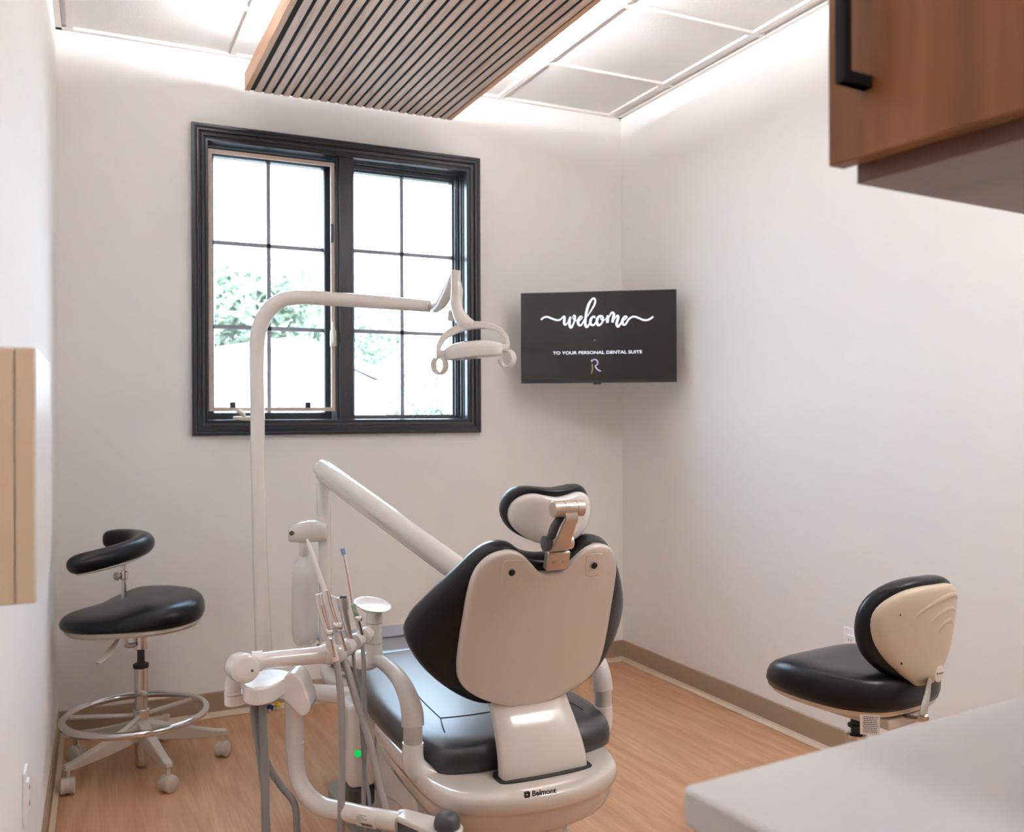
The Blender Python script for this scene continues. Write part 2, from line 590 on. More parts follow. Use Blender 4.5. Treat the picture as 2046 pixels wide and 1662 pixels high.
muntins(-1.739, (1.980, 1.622), SX0 - .01, SX1 + .01, SZ0 - .01, SZ1 + .01, .10, sash)
obj('pane', bx(((SX0 - .01, .108, SZ0 - .01), (SX1 + .01, .110, SZ1 + .01))), GLASS, sash, smooth=False)
# right unit: fixed sash set deeper, stepped stops
RX0, RX1 = MX1, IX1
bm = bmesh.new()
frame_ring(bm, RX0, RX1, IZ0 - .002, IZ1, [(0, .02), (.006, .02), (.006, .034), (.012, .034), (.012, .05), (.0, .05)])
frame_ring(bm, RX0 - .010, RX1, IZ0 - .012, IZ1, [(0, .055), (.020, .055), (.020, .066), (.027, .068), (.027, .085), (.034, .088), (.034, .13), (0, .13)])
sash2 = obj('fixed_sash', bm, FRAME, win, smooth=False)
muntins(-1.133, (1.989, 1.625), RX0 + .015, RX1 - .03, IZ0 + .015, IZ1 - .03, .10, sash2)
obj('pane', bx(((RX0 + .01, .108, IZ0 + .01), (RX1 - .02, .110, IZ1 - .02))), GLASS, sash2, smooth=False)
# hardware
bm = bmesh.new()
tube(bm, [(-1.905, .002, 1.236), (-1.875, -.008, 1.232), (-1.80, -.008, 1.232), (-1.78, .002, 1.234)], [.005, .010, .010, .006], 12, 3)
tube(bm, [(-1.862, -.008, 1.236), (-1.868, -.016, 1.25), (-1.885, -.020, 1.262), (-1.888, -.020, 1.268)], [.008, .009, .010, .009], 12, 3)
obj('crank_handle', bm, LATCH, win)
bm = bmesh.new()
box(bm, (-1.492, -.004, 1.545), (-1.468, .012, 1.615))
tube(bm, [(-1.482, -.006, 1.56), (-1.482, -.02, 1.575), (-1.486, -.024, 1.63), (-1.486, -.02, 1.648)], [.006, .007, .007, .005], 10, 3)
obj('sash_lock', bm, LATCH, win, bevel=.002)
obj('keeper', bx(((-1.490, -.002, 2.00), (-1.478, .010, 2.08))), FRAME, win, bevel=.002)

# ------------------------------------------------------------------ slatted oak ceiling feature
sx0, sx1, syf, sz = -1.878, -0.983, -0.15, 2.556
SYN = -3.3
sof = thing('slatted_ceiling_panel', 'long oak slatted panel with black gaps hung below the white ceiling tiles', 'ceiling panel', ((sx0 + sx1) / 2, (syf + SYN) / 2, sz))
TP = sz + .070
obj('backing', bx(((sx0 + .018, SYN + .01, sz + .004), (sx1 - .018, syf - .002, TP - .012))), mat('black_felt', (.012, .012, .013), .9), sof, smooth=False)
obj('side_board', bx(((sx0, SYN, sz), (sx0 + .020, syf, TP))), OAKS, sof, smooth=False, bevel=.001)
obj('side_board', bx(((sx1 - .020, SYN, sz), (sx1, syf, TP))), OAKS, sof, smooth=False, bevel=.001)
n = 22
g0, g1 = sx0 + .020, sx1 - .020
pitch = (g1 - g0 - 0.013) / n
proto = None
for k in range(n):
    if proto is None:
        proto = obj('slat', bx(((-.0131, SYN, sz), (.0131, syf, sz + .0045))), OAK, sof, smooth=False, bevel=.001)
        o = proto
    else:
        o = proto.copy()
        C.objects.link(o)
    mesh_shift = g0 + .013 + pitch * (k + .5) - .0065 + .006
    o.matrix_parent_inverse = Matrix.Translation(V((mesh_shift, 0, 0)) - sof.location)

for x, hw_s in ((sx0 + .075, .012), (sx1 - .075, .019)):
    obj('led_strip', bx(((x - hw_s, SYN + .05, TP - .012), (x + hw_s, syf - .22, TP + .010))), STRIPL, sof, smooth=False)
for x in (sx0 + .2, sx1 - .2):
    for y in (-.5, -1.7, -2.9):
        obj('hanger', tb([(x, y, TP - .015), (x, y, H + .002)], .004, 8), STEEL, sof)

# ------------------------------------------------------------------ unseen ceiling panels added for fill light
def panel(x0, y0, label):
    t = thing('fill_panel', label, 'ceiling light', (x0 + .3, y0 + .3, H), 'unseen ceiling fill panels')
    bm = bmesh.new()
    for a, b in (((x0, y0, H - .006), (x0 + .585, y0 + .02, H + .004)), ((x0, y0 + .565, H - .006), (x0 + .585, y0 + .585, H + .004)),
                 ((x0, y0 + .02, H - .006), (x0 + .02, y0 + .565, H + .004)), ((x0 + .565, y0 + .02, H - .006), (x0 + .585, y0 + .565, H + .004))):
        box(bm, a, b)
    obj('frame', bm, TEE, t, smooth=False)
    obj('diffuser', bx(((x0 + .02, y0 + .02, H - .002), (x0 + .565, y0 + .565, H + .002))), LIGHT, t, smooth=False)
panel(-.671, -3.52, 'unseen square fill light panel added in the ceiling beyond the wall cabinet')
panel(-1.891, -4.13, 'unseen square fill light panel added in the ceiling behind the end of the slatted panel')
panel(-1.891, -4.74, 'unseen square fill light panel added in the ceiling at the entrance end')

# ------------------------------------------------------------------ television on the corner
A, B, Cc, D = P(1040.5, 585, 4.22), P(1352, 578, 4.10), P(1353, 764, 4.10), P(1041, 765, 4.22)
tx_ = (B - A); tx_.z = 0
TW = tx_.length
txn = tx_.normalized()
tzn = V((0, 0, 1))
tnn = txn.cross(tzn)               # towards the viewer
TO = V((D.x, D.y, (D.z + Cc.z) / 2 - .0))
TH = (A.z + B.z) / 2 - TO.z
tvu = lambda u, v, w_=0: TO + txn * (u * TW) + tzn * (v * TH) + tnn * w_
tv = thing('television', 'flat black television with a welcome message, mounted across the corner', 'television', tvu(.5, 0))
def tvbox(u0, u1, v0, v1, w0, w1):
    bm = bmesh.new()
    prism(bm, [tvu(u0, v0, w0), tvu(u1, v0, w0), tvu(u1, v1, w0), tvu(u0, v1, w0)], tnn * (w1 - w0))
    return bm
obj('casing', tvbox(0, 1, 0, 1, -.035, 0), TVB, tv, smooth=False, bevel=.002)
scr = obj('screen', tvbox(.006, .994, .04, .99, -.001, .0008), SCR, tv, smooth=False)
obj('logo_foot', tvbox(.47, .52, -.02, .02, -.01, .004), TVB, tv, smooth=False, bevel=.002)
# mounting arm into the corner
bm = tvbox(.3, .7, .25, .75, -.06, -.035)
obj('wall_mount', bm, TVB, tv, smooth=False)
arm0 = tvu(.5, .5, -.05)
bm = tb([arm0, V((-.03, -.03, arm0.z))], .02, 12)
obj('mount_arm', bm, TVB, tv)
# lettering read off the screen, in fractions of the screen
def su(zx, zy):
    px, py = 1060 + zx / 7.307, 580 + zy / 7.307
    u = (px - 1041) / 312
    top = 585 - 7 * u
    bot = 765 - 1 * u
    return u, (bot - py) / (bot - top)
def stroke(bm, pts, r, n=6):
    q = [(*su(x, y), rr) for (x, y), rr in zip(pts, r if hasattr(r, '__len__') else [r] * len(pts))]
    q = spline(q, n)
    tube(bm, [tvu(a, b, .0012) for a, b, _ in q], [c for *_, c in q], 8, flat=1.0)
K = TW / 312 / 7.307         # metres per zoomed pixel
bm = bmesh.new()
th, md, tk = 8 * K, 13 * K, 19 * K
stroke(bm, [(165, 425), (210, 392), (262, 385), (330, 410), (400, 432), (450, 425), (495, 385), (520, 372)], [13*K, 13*K, 13*K, 13*K, 13*K, 12*K, 11*K, 11*K])
# w
stroke(bm, [(520, 378), (512, 430), (510, 480), (530, 500), (560, 470), (590, 400), (602, 385)], [md, tk, tk, md, th, th, md])
stroke(bm, [(605, 385), (590, 450), (590, 510), (610, 538), (640, 500), (665, 430), (672, 380), (655, 362), (640, 385), (655, 430), (690, 440), (715, 425)], [md, tk, tk, tk, md, md, md, th, th, th, th, th])
# e
stroke(bm, [(712, 455), (750, 430), (775, 400), (770, 378), (745, 385), (722, 430), (715, 480), (735, 512), (765, 500), (800, 440)], [th, th, th, th, md, tk, tk, md, md, th])
# l
stroke(bm, [(800, 440), (870, 350), (945, 230), (968, 160), (955, 120), (925, 125), (880, 190), (845, 290), (825, 400), (820, 490), (840, 532), (868, 510), (890, 460)], [th, th, md, md, md, md, tk, tk, tk, tk, tk, md, th])
# c
stroke(bm, [(960, 405), (955, 385), (930, 385), (905, 420), (895, 470), (915, 508), (950, 500), (985, 450)], [md, md, md, tk, tk, md, md, th])
# o
stroke(bm, [(1060, 375), (1030, 375), (1000, 410), (990, 465), (1010, 505), (1045, 498), (1075, 450), (1078, 395), (1058, 368), (1045, 395), (1062, 435), (1100, 435), (1135, 400)], [md, md, tk, tk, tk, md, md, md, th, th, th, th, th])
# m
stroke(bm, [(1140, 385), (1150, 375), (1150, 420), (1142, 475)], [md, md, tk, tk])
stroke(bm, [(1142, 475), (1165, 400), (1200, 335), (1225, 325), (1238, 350), (1228, 410), (1218, 470)], [md, th, md, md, tk, tk, tk])
stroke(bm, [(1218, 470), (1245, 420), (1285, 372), (1302, 390), (1290, 440), (1278, 495), (1298, 528), (1325, 505), (1355, 450)], [md, th, md, tk, tk, tk, tk, md, th])
# e and tail
stroke(bm, [(1355, 450), (1400, 425), (1425, 395), (1415, 378), (1390, 390), (1368, 430), (1362, 475), (1380, 505), (1410, 495), (1450, 430), (1500, 392), (1545, 388), (1600, 408), (1660, 435), (1720, 438), (1770, 415), (1808, 388)],
       [th, th, md, th, md, tk, tk, md, md, 13*K, 13*K, 13*K, 13*K, 13*K, 13*K, 13*K, 12*K])
obj('welcome_lettering', bm, TEXTW, scr)
u0, v0 = su(342, 912)
u1, v1 = su(1645, 906)
c = tvu((u0 + u1) / 2, (v0 + v1) / 2, .0014)
t = text('TO YOUR PERSONAL DENTAL SUITE', .0186, TEXTW, 'caption_lettering', frame_matrix(c, txn, tzn), scr, bold=.00025)
wd = max((v.co - c).dot(txn) for v in t.data.vertices) * 2
k = (u1 - u0) * TW / wd
t.data.transform(Matrix.Translation(c) @ frame_matrix((0, 0, 0), txn, tzn) @ Matrix.Diagonal((k, 1.05, 1, 1)) @ frame_matrix((0, 0, 0), txn, tzn).inverted() @ Matrix.Translation(-c))
bm = bmesh.new()
stroke(bm, [(912, 1015), (918, 1042)], 13 * K)
stroke(bm, [(905, 1020), (950, 1010), (985, 1020), (1002, 1055), (985, 1090), (965, 1105), (985, 1140), (1015, 1168), (1050, 1180)], [6*K, 8*K, 9*K, 9*K, 8*K, 9*K, 10*K, 9*K, 6*K])
obj('monogram_lettering', bm, TEXTL, scr)
bm = bmesh.new()
stroke(bm, [(920, 1075), (922, 1140), (918, 1185), (905, 1215)], [8*K, 8*K, 7*K, 4*K])
obj('gold_lettering', bm, TEXTG, scr)
bm = bmesh.new()
stroke(bm, [(950, 725), (958, 735)], 10 * K)
obj('gold_dot', bm, TEXTG, scr)

# ------------------------------------------------------------------ near right: worktop and wall cabinet
ANG = math.radians(4.5)
e1 = V((math.cos(ANG), math.sin(ANG), 0))
e2 = V((math.sin(ANG), -math.cos(ANG), 0))
ez = V((0, 0, 1))
def cab(o, a0, a1, b0, b1, z0, z1):
    bm = bmesh.new()
    o = V((o[0], o[1], 0))
    prism(bm, [o + e1 * a0 + e2 * b0 + ez * z0, o + e1 * a1 + e2 * b0 + ez * z0, o + e1 * a1 + e2 * b1 + ez * z0, o + e1 * a0 + e2 * b1 + ez * z0], ez * (z1 - z0))
    return bm
K0 = (-1.993, -3.253)
CW = .585
wt = obj('worktop', cab(K0, 0, CW, 0, 1.9, .862, .9), COUNTER, bevel=.006, seg=3)
tag(wt, 'white solid worktop with rounded corner, right foreground', 'worktop')
bc = thing('base_cabinet', 'walnut base cabinet carrying the white worktop', 'cabinet', (K0[0] + .4, K0[1] - .9, 0))
obj('carcass', cab(K0, .04, CW, .03, 1.88, 0.09, .862), WALNUT, bc, smooth=False)
obj('toe_kick', cab(K0, .09, CW, .05, 1.86, 0, .09), RUBBER, bc, smooth=False)
for k in range(4):
    d = obj('door', cab(K0, .02, .04, .04 + k * .46, .04 + k * .46 + .455, .10, .85), WALNUT, bc, smooth=False, bevel=.001)
    bm = bmesh.new()
    b0 = .04 + k * .46 + .40
    o_ = V((*K0, 0))
    tube(bm, [o_ + e1 * .02 + e2 * b0 + ez * .62, o_ - e1 * .012 + e2 * b0 + ez * .62, o_ - e1 * .012 + e2 * b0 + ez * .80, o_ + e1 * .02 + e2 * b0 + ez * .80], .006, 8)
    obj('handle', bm, RUBBER, d)
U0 = (-1.827, -3.268)
uc = thing('wall_cabinet', 'walnut wall cabinet with a black bar handle, upper right corner', 'cabinet', (U0[0] + .2, U0[1] - .5, 1.48))
obj('carcass', cab(U0, .024, .42, .004, 1.8, 1.485, H - .01), WALNUT, uc, smooth=False)
obj('underside', cab(U0, .034, .41, .006, 1.79, 1.466, 1.485), WALNUTB, uc, smooth=False)
for k in range(4):
    d = obj('door', cab(U0, 0, .021, .0 + k * .45, k * .45 + .446, 1.480, H - .03), WALNUT, uc, smooth=False, bevel=.0012)
    bm = bmesh.new()
    o_ = V((*U0, 0))
    b0 = .045 if k % 2 == 0 else .40
    zb = 1.541
    pts = [o_ - e1 * .032 + e2 * b0 + ez * zb, o_ - e1 * .032 + e2 * b0 + ez * (zb + .32)]
    obox(bm, (pts[0] + pts[1]) / 2, e1, e2, ez, .005, .006, .16)
    for zz in (zb + .006, zb + .314):
        obox(bm, o_ - e1 * .014 + e2 * b0 + ez * zz, e1, e2, ez, .016, .006, .006)
    obj('handle', bm, RUBBER, d, smooth=False, bevel=.0015)
# partition the cabinets hang on, outside the frame
struct('wall_partition', cab(K0, CW + .004, CW + .12, 0.0, 2.28, 0, H), WALL, smooth=False)

# ------------------------------------------------------------------ near left: box on the wall
bm = bmesh.new()
y0, y1 = -2.746, -2.415
lb = thing('wall_box', 'cream fronted white box hung on the left wall', 'wall cabinet', (LW(y0) + .04, y0, 1.022))
prism(bm, [V((LW(y0), y0, 1.022)), V((LW(y0) + .084, y0, 1.022)), V((LW(y1) + .084, y1, 1.022)), V((LW(y1), y1, 1.022))], (0, 0, .298))
obj('body', bm, BOXW, lb, smooth=False, bevel=.003)
bm = bx(((LW(y0) + .002, y0 - .004, 1.024), (LW(y0) + .061, y0, 1.318)), ((LW(y0) + .063, y0 - .004, 1.024), (LW(y0) + .082, y0, 1.318)))
obj('front_panel', bm, BOXT, lb, smooth=False, bevel=.001)

def outlet(p, n, t, label):
    """wall plate at p facing n, t along the wall"""
    p, n, t = V(p), V(n).normalized(), V(t).normalized()
    o = thing('power_outlet', label, 'outlet', p)
    bm = bmesh.new()
    obox(bm, p + n * .003, t, ez, n, .036, .058, .003)
    obj('cover_plate', bm, OUTW, o, smooth=False, bevel=.002)
    bm = bmesh.new()
    obox(bm, p + n * .008, t, ez, n, .017, .034, .003)
    rc = obj('receptacle', bm, OUTW, o, smooth=False, bevel=.001)
    for dz in (-.018, .018):
        for dt in (-.006, .006):
            bm = bmesh.new()
            obox(bm, p + n * .0112 + t * dt + ez * dz, t, ez, n, .001, .004, .0003)
            obj('slot', bm, PRINT, rc, smooth=False)
outlet((LW(-1.73), -1.73, .43), (1, -.02, 0), (.02, 1, 0), 'white power outlet low on the left wall')
outlet((0, -1.520, .418), (-1, 0, 0), (0, 1, 0), 'white power outlet on the right wall, half hidden behind the stool')

# ================================================================== DENTAL CHAIR
CX = -1.552
chair = thing('dental_chair', 'large dental patient chair with black vinyl cushions and cream shells', 'dental chair', (CX, -1.5, 0))
O = V((CX, -2.119, .764))
TH_ = math.radians(18)
cv_ = V((0, -math.sin(TH_), math.cos(TH_)))
cn_ = V((0, -math.cos(TH_), -math.sin(TH_)))       # out of the back of the chair
bk = lambda u, v, w_: O + V((u, 0, 0)) + cv_ * v + cn_ * w_
def wing(u, v):
    a = max(0, abs(u) - .11)
    return -2.6 * a * a - .05 * a
half = [(0, .160), (.03, .163), (.058, .172), (.085, .190), (.113, .197), (.142, .190), (.166, .170), (.194, .130), (.226, .080), (.252, .034), (.271, -.004), (.280, -.045), (.266, -.088), (.236, -.126), (.19, -.160), (.14, -.185), (.09, -.198), (0, -.205)]
out = spline(mirror(half), 3, True)
prof = [(.90, -.008), (.965, -.010), (.99, -.018), (1.0, -.030), (1.0, -.046), (.985, -.060), (.95, -.070), (.85, -.074)]
obj('backrest_cushion', pad(out, prof, lambda u, v, w_: bk(u, v, w_ + wing(u, v)), 7, (0, 0)), BLACK, chair, angle=180)
half = [(0, .139), (.02, .139), (.036, .146), (.056, .166), (.083, .188), (.114, .195), (.145, .184), (.165, .163), (.178, .133), (.184, .09), (.186, .03), (.1875, -.03), (.186, -.09), (.177, -.126), (.155, -.150), (.115, -.172), (.06, -.192), (0, -.200)]
out = spline(mirror(half), 3, True)
def swing(u, v):
    a = max(0, abs(u) - .10)
    return -2.2 * a * a + .004 * math.cos(u * 12)
shell = obj('backrest_shell', pad(out, [(.97, -.014), (1.0, -.010), (1.0, .000), (.992, .0045), (.975, .0065), (.93, .007)], lambda u, v, w_: bk(u, v, w_ + swing(u, v)), 7, (0, 0)), PLAST2, chair, angle=60)
for s in (-1, 1):
    q = [(s * a_, b_) for a_, b_ in ((.080, .170), (.086, .177), (.116, .177), (.123, .170), (.121, .131), (.114, .123), (.092, .123), (.084, .131))]
    bm = pad(spline(q, 3, True), [(1.0, .004), (1.0, .0072), (.96, .0082), (.9, .0082)], lambda u, v, w_: bk(u, v, w_ + swing(u, v)), 2)
    bs = obj('screw_boss', bm, PLAST2, shell)
    p = bk(s * .102, .150, .016 + swing(.1, 0))
    obj('screw', lt([(.0075, 0), (.0075, .002), (.005, .003), (.004, .001), (.003, .0035)], p - cn_ * .0055, cn_, 20), PRINT, shell, smooth=False)
# curved spine cover between backrest and base
bm = bmesh.new()
path = [(-.150, -.028), (-.19, -.006), (-.225, .044), (-.26, .086), (-.295, .110), (-.33, .116), (-.36, .108), (-.39, .090)]
path = spline(path, 4)
wd = spline([(.093,), (.096,), (.100,), (.104,), (.106,), (.104,), (.098,), (.094,)], 4)
rows = []
for (v, w_), (hw,) in zip(path, wd):
    row = []
    sec = [(-1.0, -.022), (-1.0, -.004), (-.985, .004), (-.94, .008), (-.6, .010), (-.2, .012), (.2, .012), (.6, .010), (.94, .008), (.985, .004), (1.0, -.004), (1.0, -.022)]
    for s, d in sec:
        row.append(bm.verts.new(bk(s * hw, v, w_ + d)))
    rows.append(row)
for a, b in zip(rows, rows[1:]):
    for i in range(len(a)):
        j = (i + 1) % len(a)
        bm.faces.new((a[i], a[j], b[j], b[i]))
bm.faces.new(rows[0]); bm.faces.new(rows[-1][::-1])
obj('spine_cover', bm, PLAST2, chair, angle=50)

# headrest
hz = V((0, -math.sin(math.radians(6)), math.cos(math.radians(6))))
hn = V((0, -hz.z, hz.y))
HO = bk(0.023, .246, -.052)
hd = lambda u, v, w_: HO + V((u, 0, 0)) + hz * v + hn * w_
def hw_(u):
    return -3.2 * u * u
half = [(0, .060), (.03, .062), (.055, .064), (.078, .061), (.096, .048), (.106, .027), (.108, .002), (.101, -.020), (.085, -.039), (.06, -.053), (.03, -.062), (0, -.066)]
out = spline(mirror(half), 3, True)
hc = obj('headrest_cushion', pad(out, [(.88, -.002), (.96, -.004), (1.0, -.014), (1.0, -.030), (.97, -.042), (.88, -.048)], lambda u, v, w_: hd(u, v, w_ + hw_(u)), 5, (0, 0)), BLACK, chair, angle=180)
half = [(0, .044), (.03, .048), (.052, .052), (.074, .048), (.091, .036), (.101, .019), (.103, -.003), (.096, -.022), (.080, -.039), (.057, -.053), (.028, -.061), (0, -.064)]
out = spline(mirror(half), 3, True)
hs = obj('headrest_shell', pad(out, [(.97, -.006), (1.0, -.002), (1.0, .006), (.98, .012), (.90, .017), (.7, .020)], lambda u, v, w_: hd(u, v, w_ + hw_(u)), 5, (0, 0)), PLAST, chair, angle=60)
# articulated headrest bracket: upper hinge, strap, lower hinge with knob, slide plate
ux = V((1, 0, 0))
h1 = P(1134, 1016, 1.905)
h2 = P(1117, 1084, 1.93)
brk = obj('headrest_bracket', lt([(.0155, -.036), (.017, -.0345), (.017, -.0125), (.0162, -.012), (.0162, -.0115), (.017, -.011), (.017, .0165), (.0162, .017), (.0162, .0175), (.017, .018), (.017, .0345), (.0155, .036)], h1, ux, 32), ALU, chair, angle=35)
pl = bk(0.006, .170, .008)
pth = [h1 + cn_ * .012, h1 + V((.002, -.014, -.020)), (h1 * .6 + h2 * .4) + cn_ * .020, (h1 * .25 + h2 * .75) + cn_ * .016, h2 + V((0, -.006, -.012)), pl + cv_ * .025]
bm = bmesh.new()
rows = []
q = spline([tuple(p) for p in pth], 5)
for i, p in enumerate(q):
    p = V(p)
    f_ = i / (len(q) - 1)
    hw2 = .0145 + .008 * f_ ** 2.5
    nn = cn_ * .0035
    rows.append([bm.verts.new(p + ux * hw2 + nn), bm.verts.new(p - ux * hw2 + nn), bm.verts.new(p - ux * hw2 - nn), bm.verts.new(p + ux * hw2 - nn)])
for a, b in zip(rows, rows[1:]):
    for i in range(4):
        bm.faces.new((a[i], a[(i + 1) % 4], b[(i + 1) % 4], b[i]))
bm.faces.new(rows[0]); bm.faces.new(rows[-1][::-1])
obj('strap', bm, ALU, brk, smooth=True, bevel=.001, angle=50)
bm = tb([h1 + V((-.010, .004, -.012)), (h1 + h2) / 2 + V((-.022, -.004, 0)), h2 + V((-.020, 0, .01))], [.008, .010, .009], 12, 4)
obj('bellows', bm, DARKG, brk)
bm = lt([(.014, -.028), (.0155, -.026), (.0155, .022), (.014, .024)], h2 + V((.006, 0, 0)), ux, 28)
obj('lower_hinge', bm, ALU, brk, angle=35)
bm = lt([(.012, -.010), (.0165, -.008), (.017, -.002), (.017, .002), (.015, .004)], h2 + V((-.028, 0, 0)), ux, 28)
obj('knob', bm, DARKG, brk, angle=35)
bm = bmesh.new()
obox(bm, pl, ux, cv_, cn_, .0275, .022, .010)
sp_ = obj('slide_plate', bm, ALU, brk, bevel=.004, seg=3)
for s in (-.012, .012):
    obj('screw', lt([(.004, 0), (.004, .002), (.0015, .0022), (.0015, .001)], pl + cn_ * .010 + ux * s + cv_ * -.002, cn_, 14), STEEL, brk, angle=20)

# seat
def seat_fn(x, y, z):
    d = (y + 1.55)
    crown = .012 * max(0, 1 - (x / .26) ** 2)
    rear = -.010 * max(0, -(y + 1.95) * 8)
    return V((CX + x, y, z + crown + rear + (.02 * max(0, y + 1.25) if z > .44 else 0)))
half = [(0, -1.235), (.10, -1.235), (.165, -1.25), (.212, -1.31), (.226, -1.42), (.246, -1.56), (.256, -1.72), (.256, -1.88), (.246, -1.98), (.228, -2.035), (.19, -2.066), (.11, -2.084), (0, -2.088)]
out = spline(mirror(half), 3, True)
st = obj('seat_cushion', pad(out, [(.90, .440), (.97, .442), (.995, .452), (1.0, .468), (.997, .482), (.982, .496), (.95, .505), (.86, .510), (.7, .512)], seat_fn, 6, (0, -1.64)), SEATV, chair, angle=180)
zt = lambda x, y: .5128 + .012 * max(0, 1 - (x / .26) ** 2) - .010 * max(0, -(y + 1.95) * 8)
def seam(pts, r=.0016):
    q = spline(pts, 5)
    return [V((CX + x, y, zt(x, y) + dz - .0003)) for x, y, dz in q]
for L_ in ([(-.135, -1.30, 0), (-.135, -1.55, 0), (-.155, -1.75, 0), (-.162, -1.905, 0)], [(.135, -1.30, 0), (.135, -1.55, 0), (.155, -1.75, 0), (.162, -1.905, 0)],
           [(-.162, -1.905, 0), (-.08, -1.925, 0), (.08, -1.925, 0), (.162, -1.905, 0)], [(-.162, -1.905, 0), (-.175, -1.95, 0), (-.182, -1.985, -.002)], [(.162, -1.905, 0), (.175, -1.95, 0), (.182, -1.985, -.002)]):
    obj('seam', tb(seam(L_), .0012, 6), SEAM, st)
half = [(0, -.62), (.12, -.63), (.165, -.66), (.178, -.75), (.182, -1.0), (.186, -1.20), (.165, -1.228), (.08, -1.230), (0, -1.230)]
out = spline(mirror(half), 3, True)
lz = lambda y: -.0 + (-.03) * max(0, y + 1.15) * 0
obj('legrest_cushion', pad(out, [(.92, .44), (.98, .445), (1.0, .465), (1.0, .485), (.975, .500), (.90, .506)], lambda u, v, w_: V((CX + u, v, w_ - .15 * max(0, v + 1.20))), 5, (0, -.92)), SEATV, chair, angle=180)
obj('toe_cover', bx(((CX - .17, -.80, .440), (CX + .17, -.64, .452))), mat('toe_vinyl_sheen', (.20, .185, .185), .4), chair, bevel=.002)  # vinyl greyed, its window reflection put into the colour

# armrests: moulded elbow, grey post, soft curved pad
def armrest(s, dy):
    x = CX + (-.268 if s < 0 else .248)
    bm = bmesh.new()
    tube(bm, [(x - s * .22, -2.04 + dy, .428), (x - s * .12, -2.035 + dy, .430), (x - s * .045, -2.02 + dy, .434), (x - s * .010, -2.012 + dy, .452), (x, -2.01 + dy, .478), (x, -2.01 + dy, .512)], [.022, .024, .025, .0255, .0245, .0235], 20, 5)
    so_ = obj('armrest_socket', bm, PLAST, chair, angle=60)
    bm = tb([(x, -2.01 + dy, .50), (x, -2.01 + dy, .553)], .0212, 24)
    obj('armrest_post', bm, GREYP, chair)
    bm = tb([(x, -2.01 + dy, .55), (x, -2.005 + dy, .580), (x + s * .003, -1.985 + dy, .610), (x + s * .006, -1.94 + dy, .634), (x + s * .009, -1.88 + dy, .645), (x + s * .010, -1.80 + dy, .645), (x + s * .010, -1.76 + dy, .643)],
            [.0208, .0200, .0178, .0162, .0152, .0138, .006], 20, 5, flat=1.25)
    obj('armrest_pad', bm, mat('warm_grey_pad', (.60, .56, .53), .4), chair)
armrest(-1, 0)
armrest(1, .04)

# rear housing with maker's name
half = [(0, -1.60), (.15, -1.60), (.215, -1.64), (.232, -1.78), (.236, -1.95), (.232, -2.06), (.214, -2.135), (.175, -2.180), (.10, -2.215), (0, -2.228)]
out = spline(mirror(half), 4, True)
HZ = .0
def hfn(u, v, w_):
    k = max(0, -(v + 1.95)) / .28
    return V((CX - .03 + u, v, w_ - .016 * k))
prof = [(.72, .340), (.84, .346), (.91, .362), (.945, .384), (.957, .402), (.960, .410), (.985, .415), (1.0, .425), (1.0, .440), (.990, .449), (.970, .453), (.92, .454), (.86, .453), (.80, .452)]
hous = obj('rear_housing', pad(out, prof, hfn, 5, (0, -1.92)), PLAST2, chair, angle=55)
# recess the spine cover drops into
q = mirror([(0, -2.085), (.09, -2.085), (.112, -2.095), (.1165, -2.125), (.108, -2.148), (.05, -2.155), (0, -2.156)])
obj('recess_gasket', pad(spline(q, 3, True), [(1, .430), (1, .4545), (.96, .4550)], lambda u, v, w_: V((CX + u, v, w_ - .016 * max(0, -(v + 1.95)) / .28)), 2), RUBBER, hous, smooth=False)
lp = P(1080, 1582, 1.876)
text('Belmont', .0155, PRINT, 'maker_lettering', frame_matrix(lp + V((.006, -.004, 0)), V((1, -.13, 0)), ez), hous, bold=.0002, extrude=.0012)
bm = bmesh.new()
lq = lp + V((-.030, .002, -.0005))
for a, b, hx_, hz_ in ((0, .0042, .0052, .0014), (0, -.0042, .0052, .0014), (-.0042, 0, .0014, .0052), (.0042, 0, .0014, .0052)):
    obox(bm, lq + V((a, 0, b)), ux, V((0, 1, 0)), ez, hx_, .003, hz_)
obj('maker_emblem', bm, PRINT, hous, smooth=False)
# lift linkage covers and pedestal
def side_plate(pts, x0, x1, m, name, bev=.018):
    bm = bmesh.new()
    prism(bm, [V((x0, y, z)) for y, z in spline(pts, 3, True)], (x1 - x0, 0, 0))
    return obj(name, bm, m, chair, bevel=bev, seg=4, angle=50)
side_plate([(-1.04, .30), (-1.30, .385), (-1.50, .405), (-1.62, .395), (-1.71, .355), (-1.745, .29), (-1.765, .225), (-1.72, .205), (-1.60, .20), (-1.40, .165), (-1.20, .20)], CX - .175, CX + .175, PLAST, 'front_link_cover')
side_plate([(-1.73, .37), (-1.85, .40), (-2.10, .40), (-2.13, .36), (-2.05, .29), (-1.93, .235), (-1.84, .24), (-1.79, .28)], CX - .172, CX + .172, PLAST, 'rear_link_cover')
obj('link_arm', bx(((CX - .15, -1.86, .14), (CX + .15, -1.60, .38))), RUBBER, chair, bevel=.02)
bm = bmesh.new()
rbox(bm, (CX - .21, -1.55, 0), (CX + .21, -.95, .035), .06)
obj('base_plate', bm, PLATE, chair, bevel=.006)
bm = bmesh.new()
rbox(bm, (CX - .15, -2.02, 0), (CX + .15, -1.20, .24), .06)
obj('pedestal', bm, PLAST, chair, bevel=.02, seg=4)
bm = bmesh.new()
rbox(bm, (CX - .20, -2.19, .24), (CX - .015, -1.9, .338), .04)
obj('pump_cover', bm, PLAST2, chair, bevel=.015, seg=4)
bm = bmesh.new()
rbox(bm, (CX - .005, -2.13, .10), (CX + .055, -1.85, .36), .02)
obj('pump_cover', bm, PLAST2, chair, bevel=.01, seg=4)
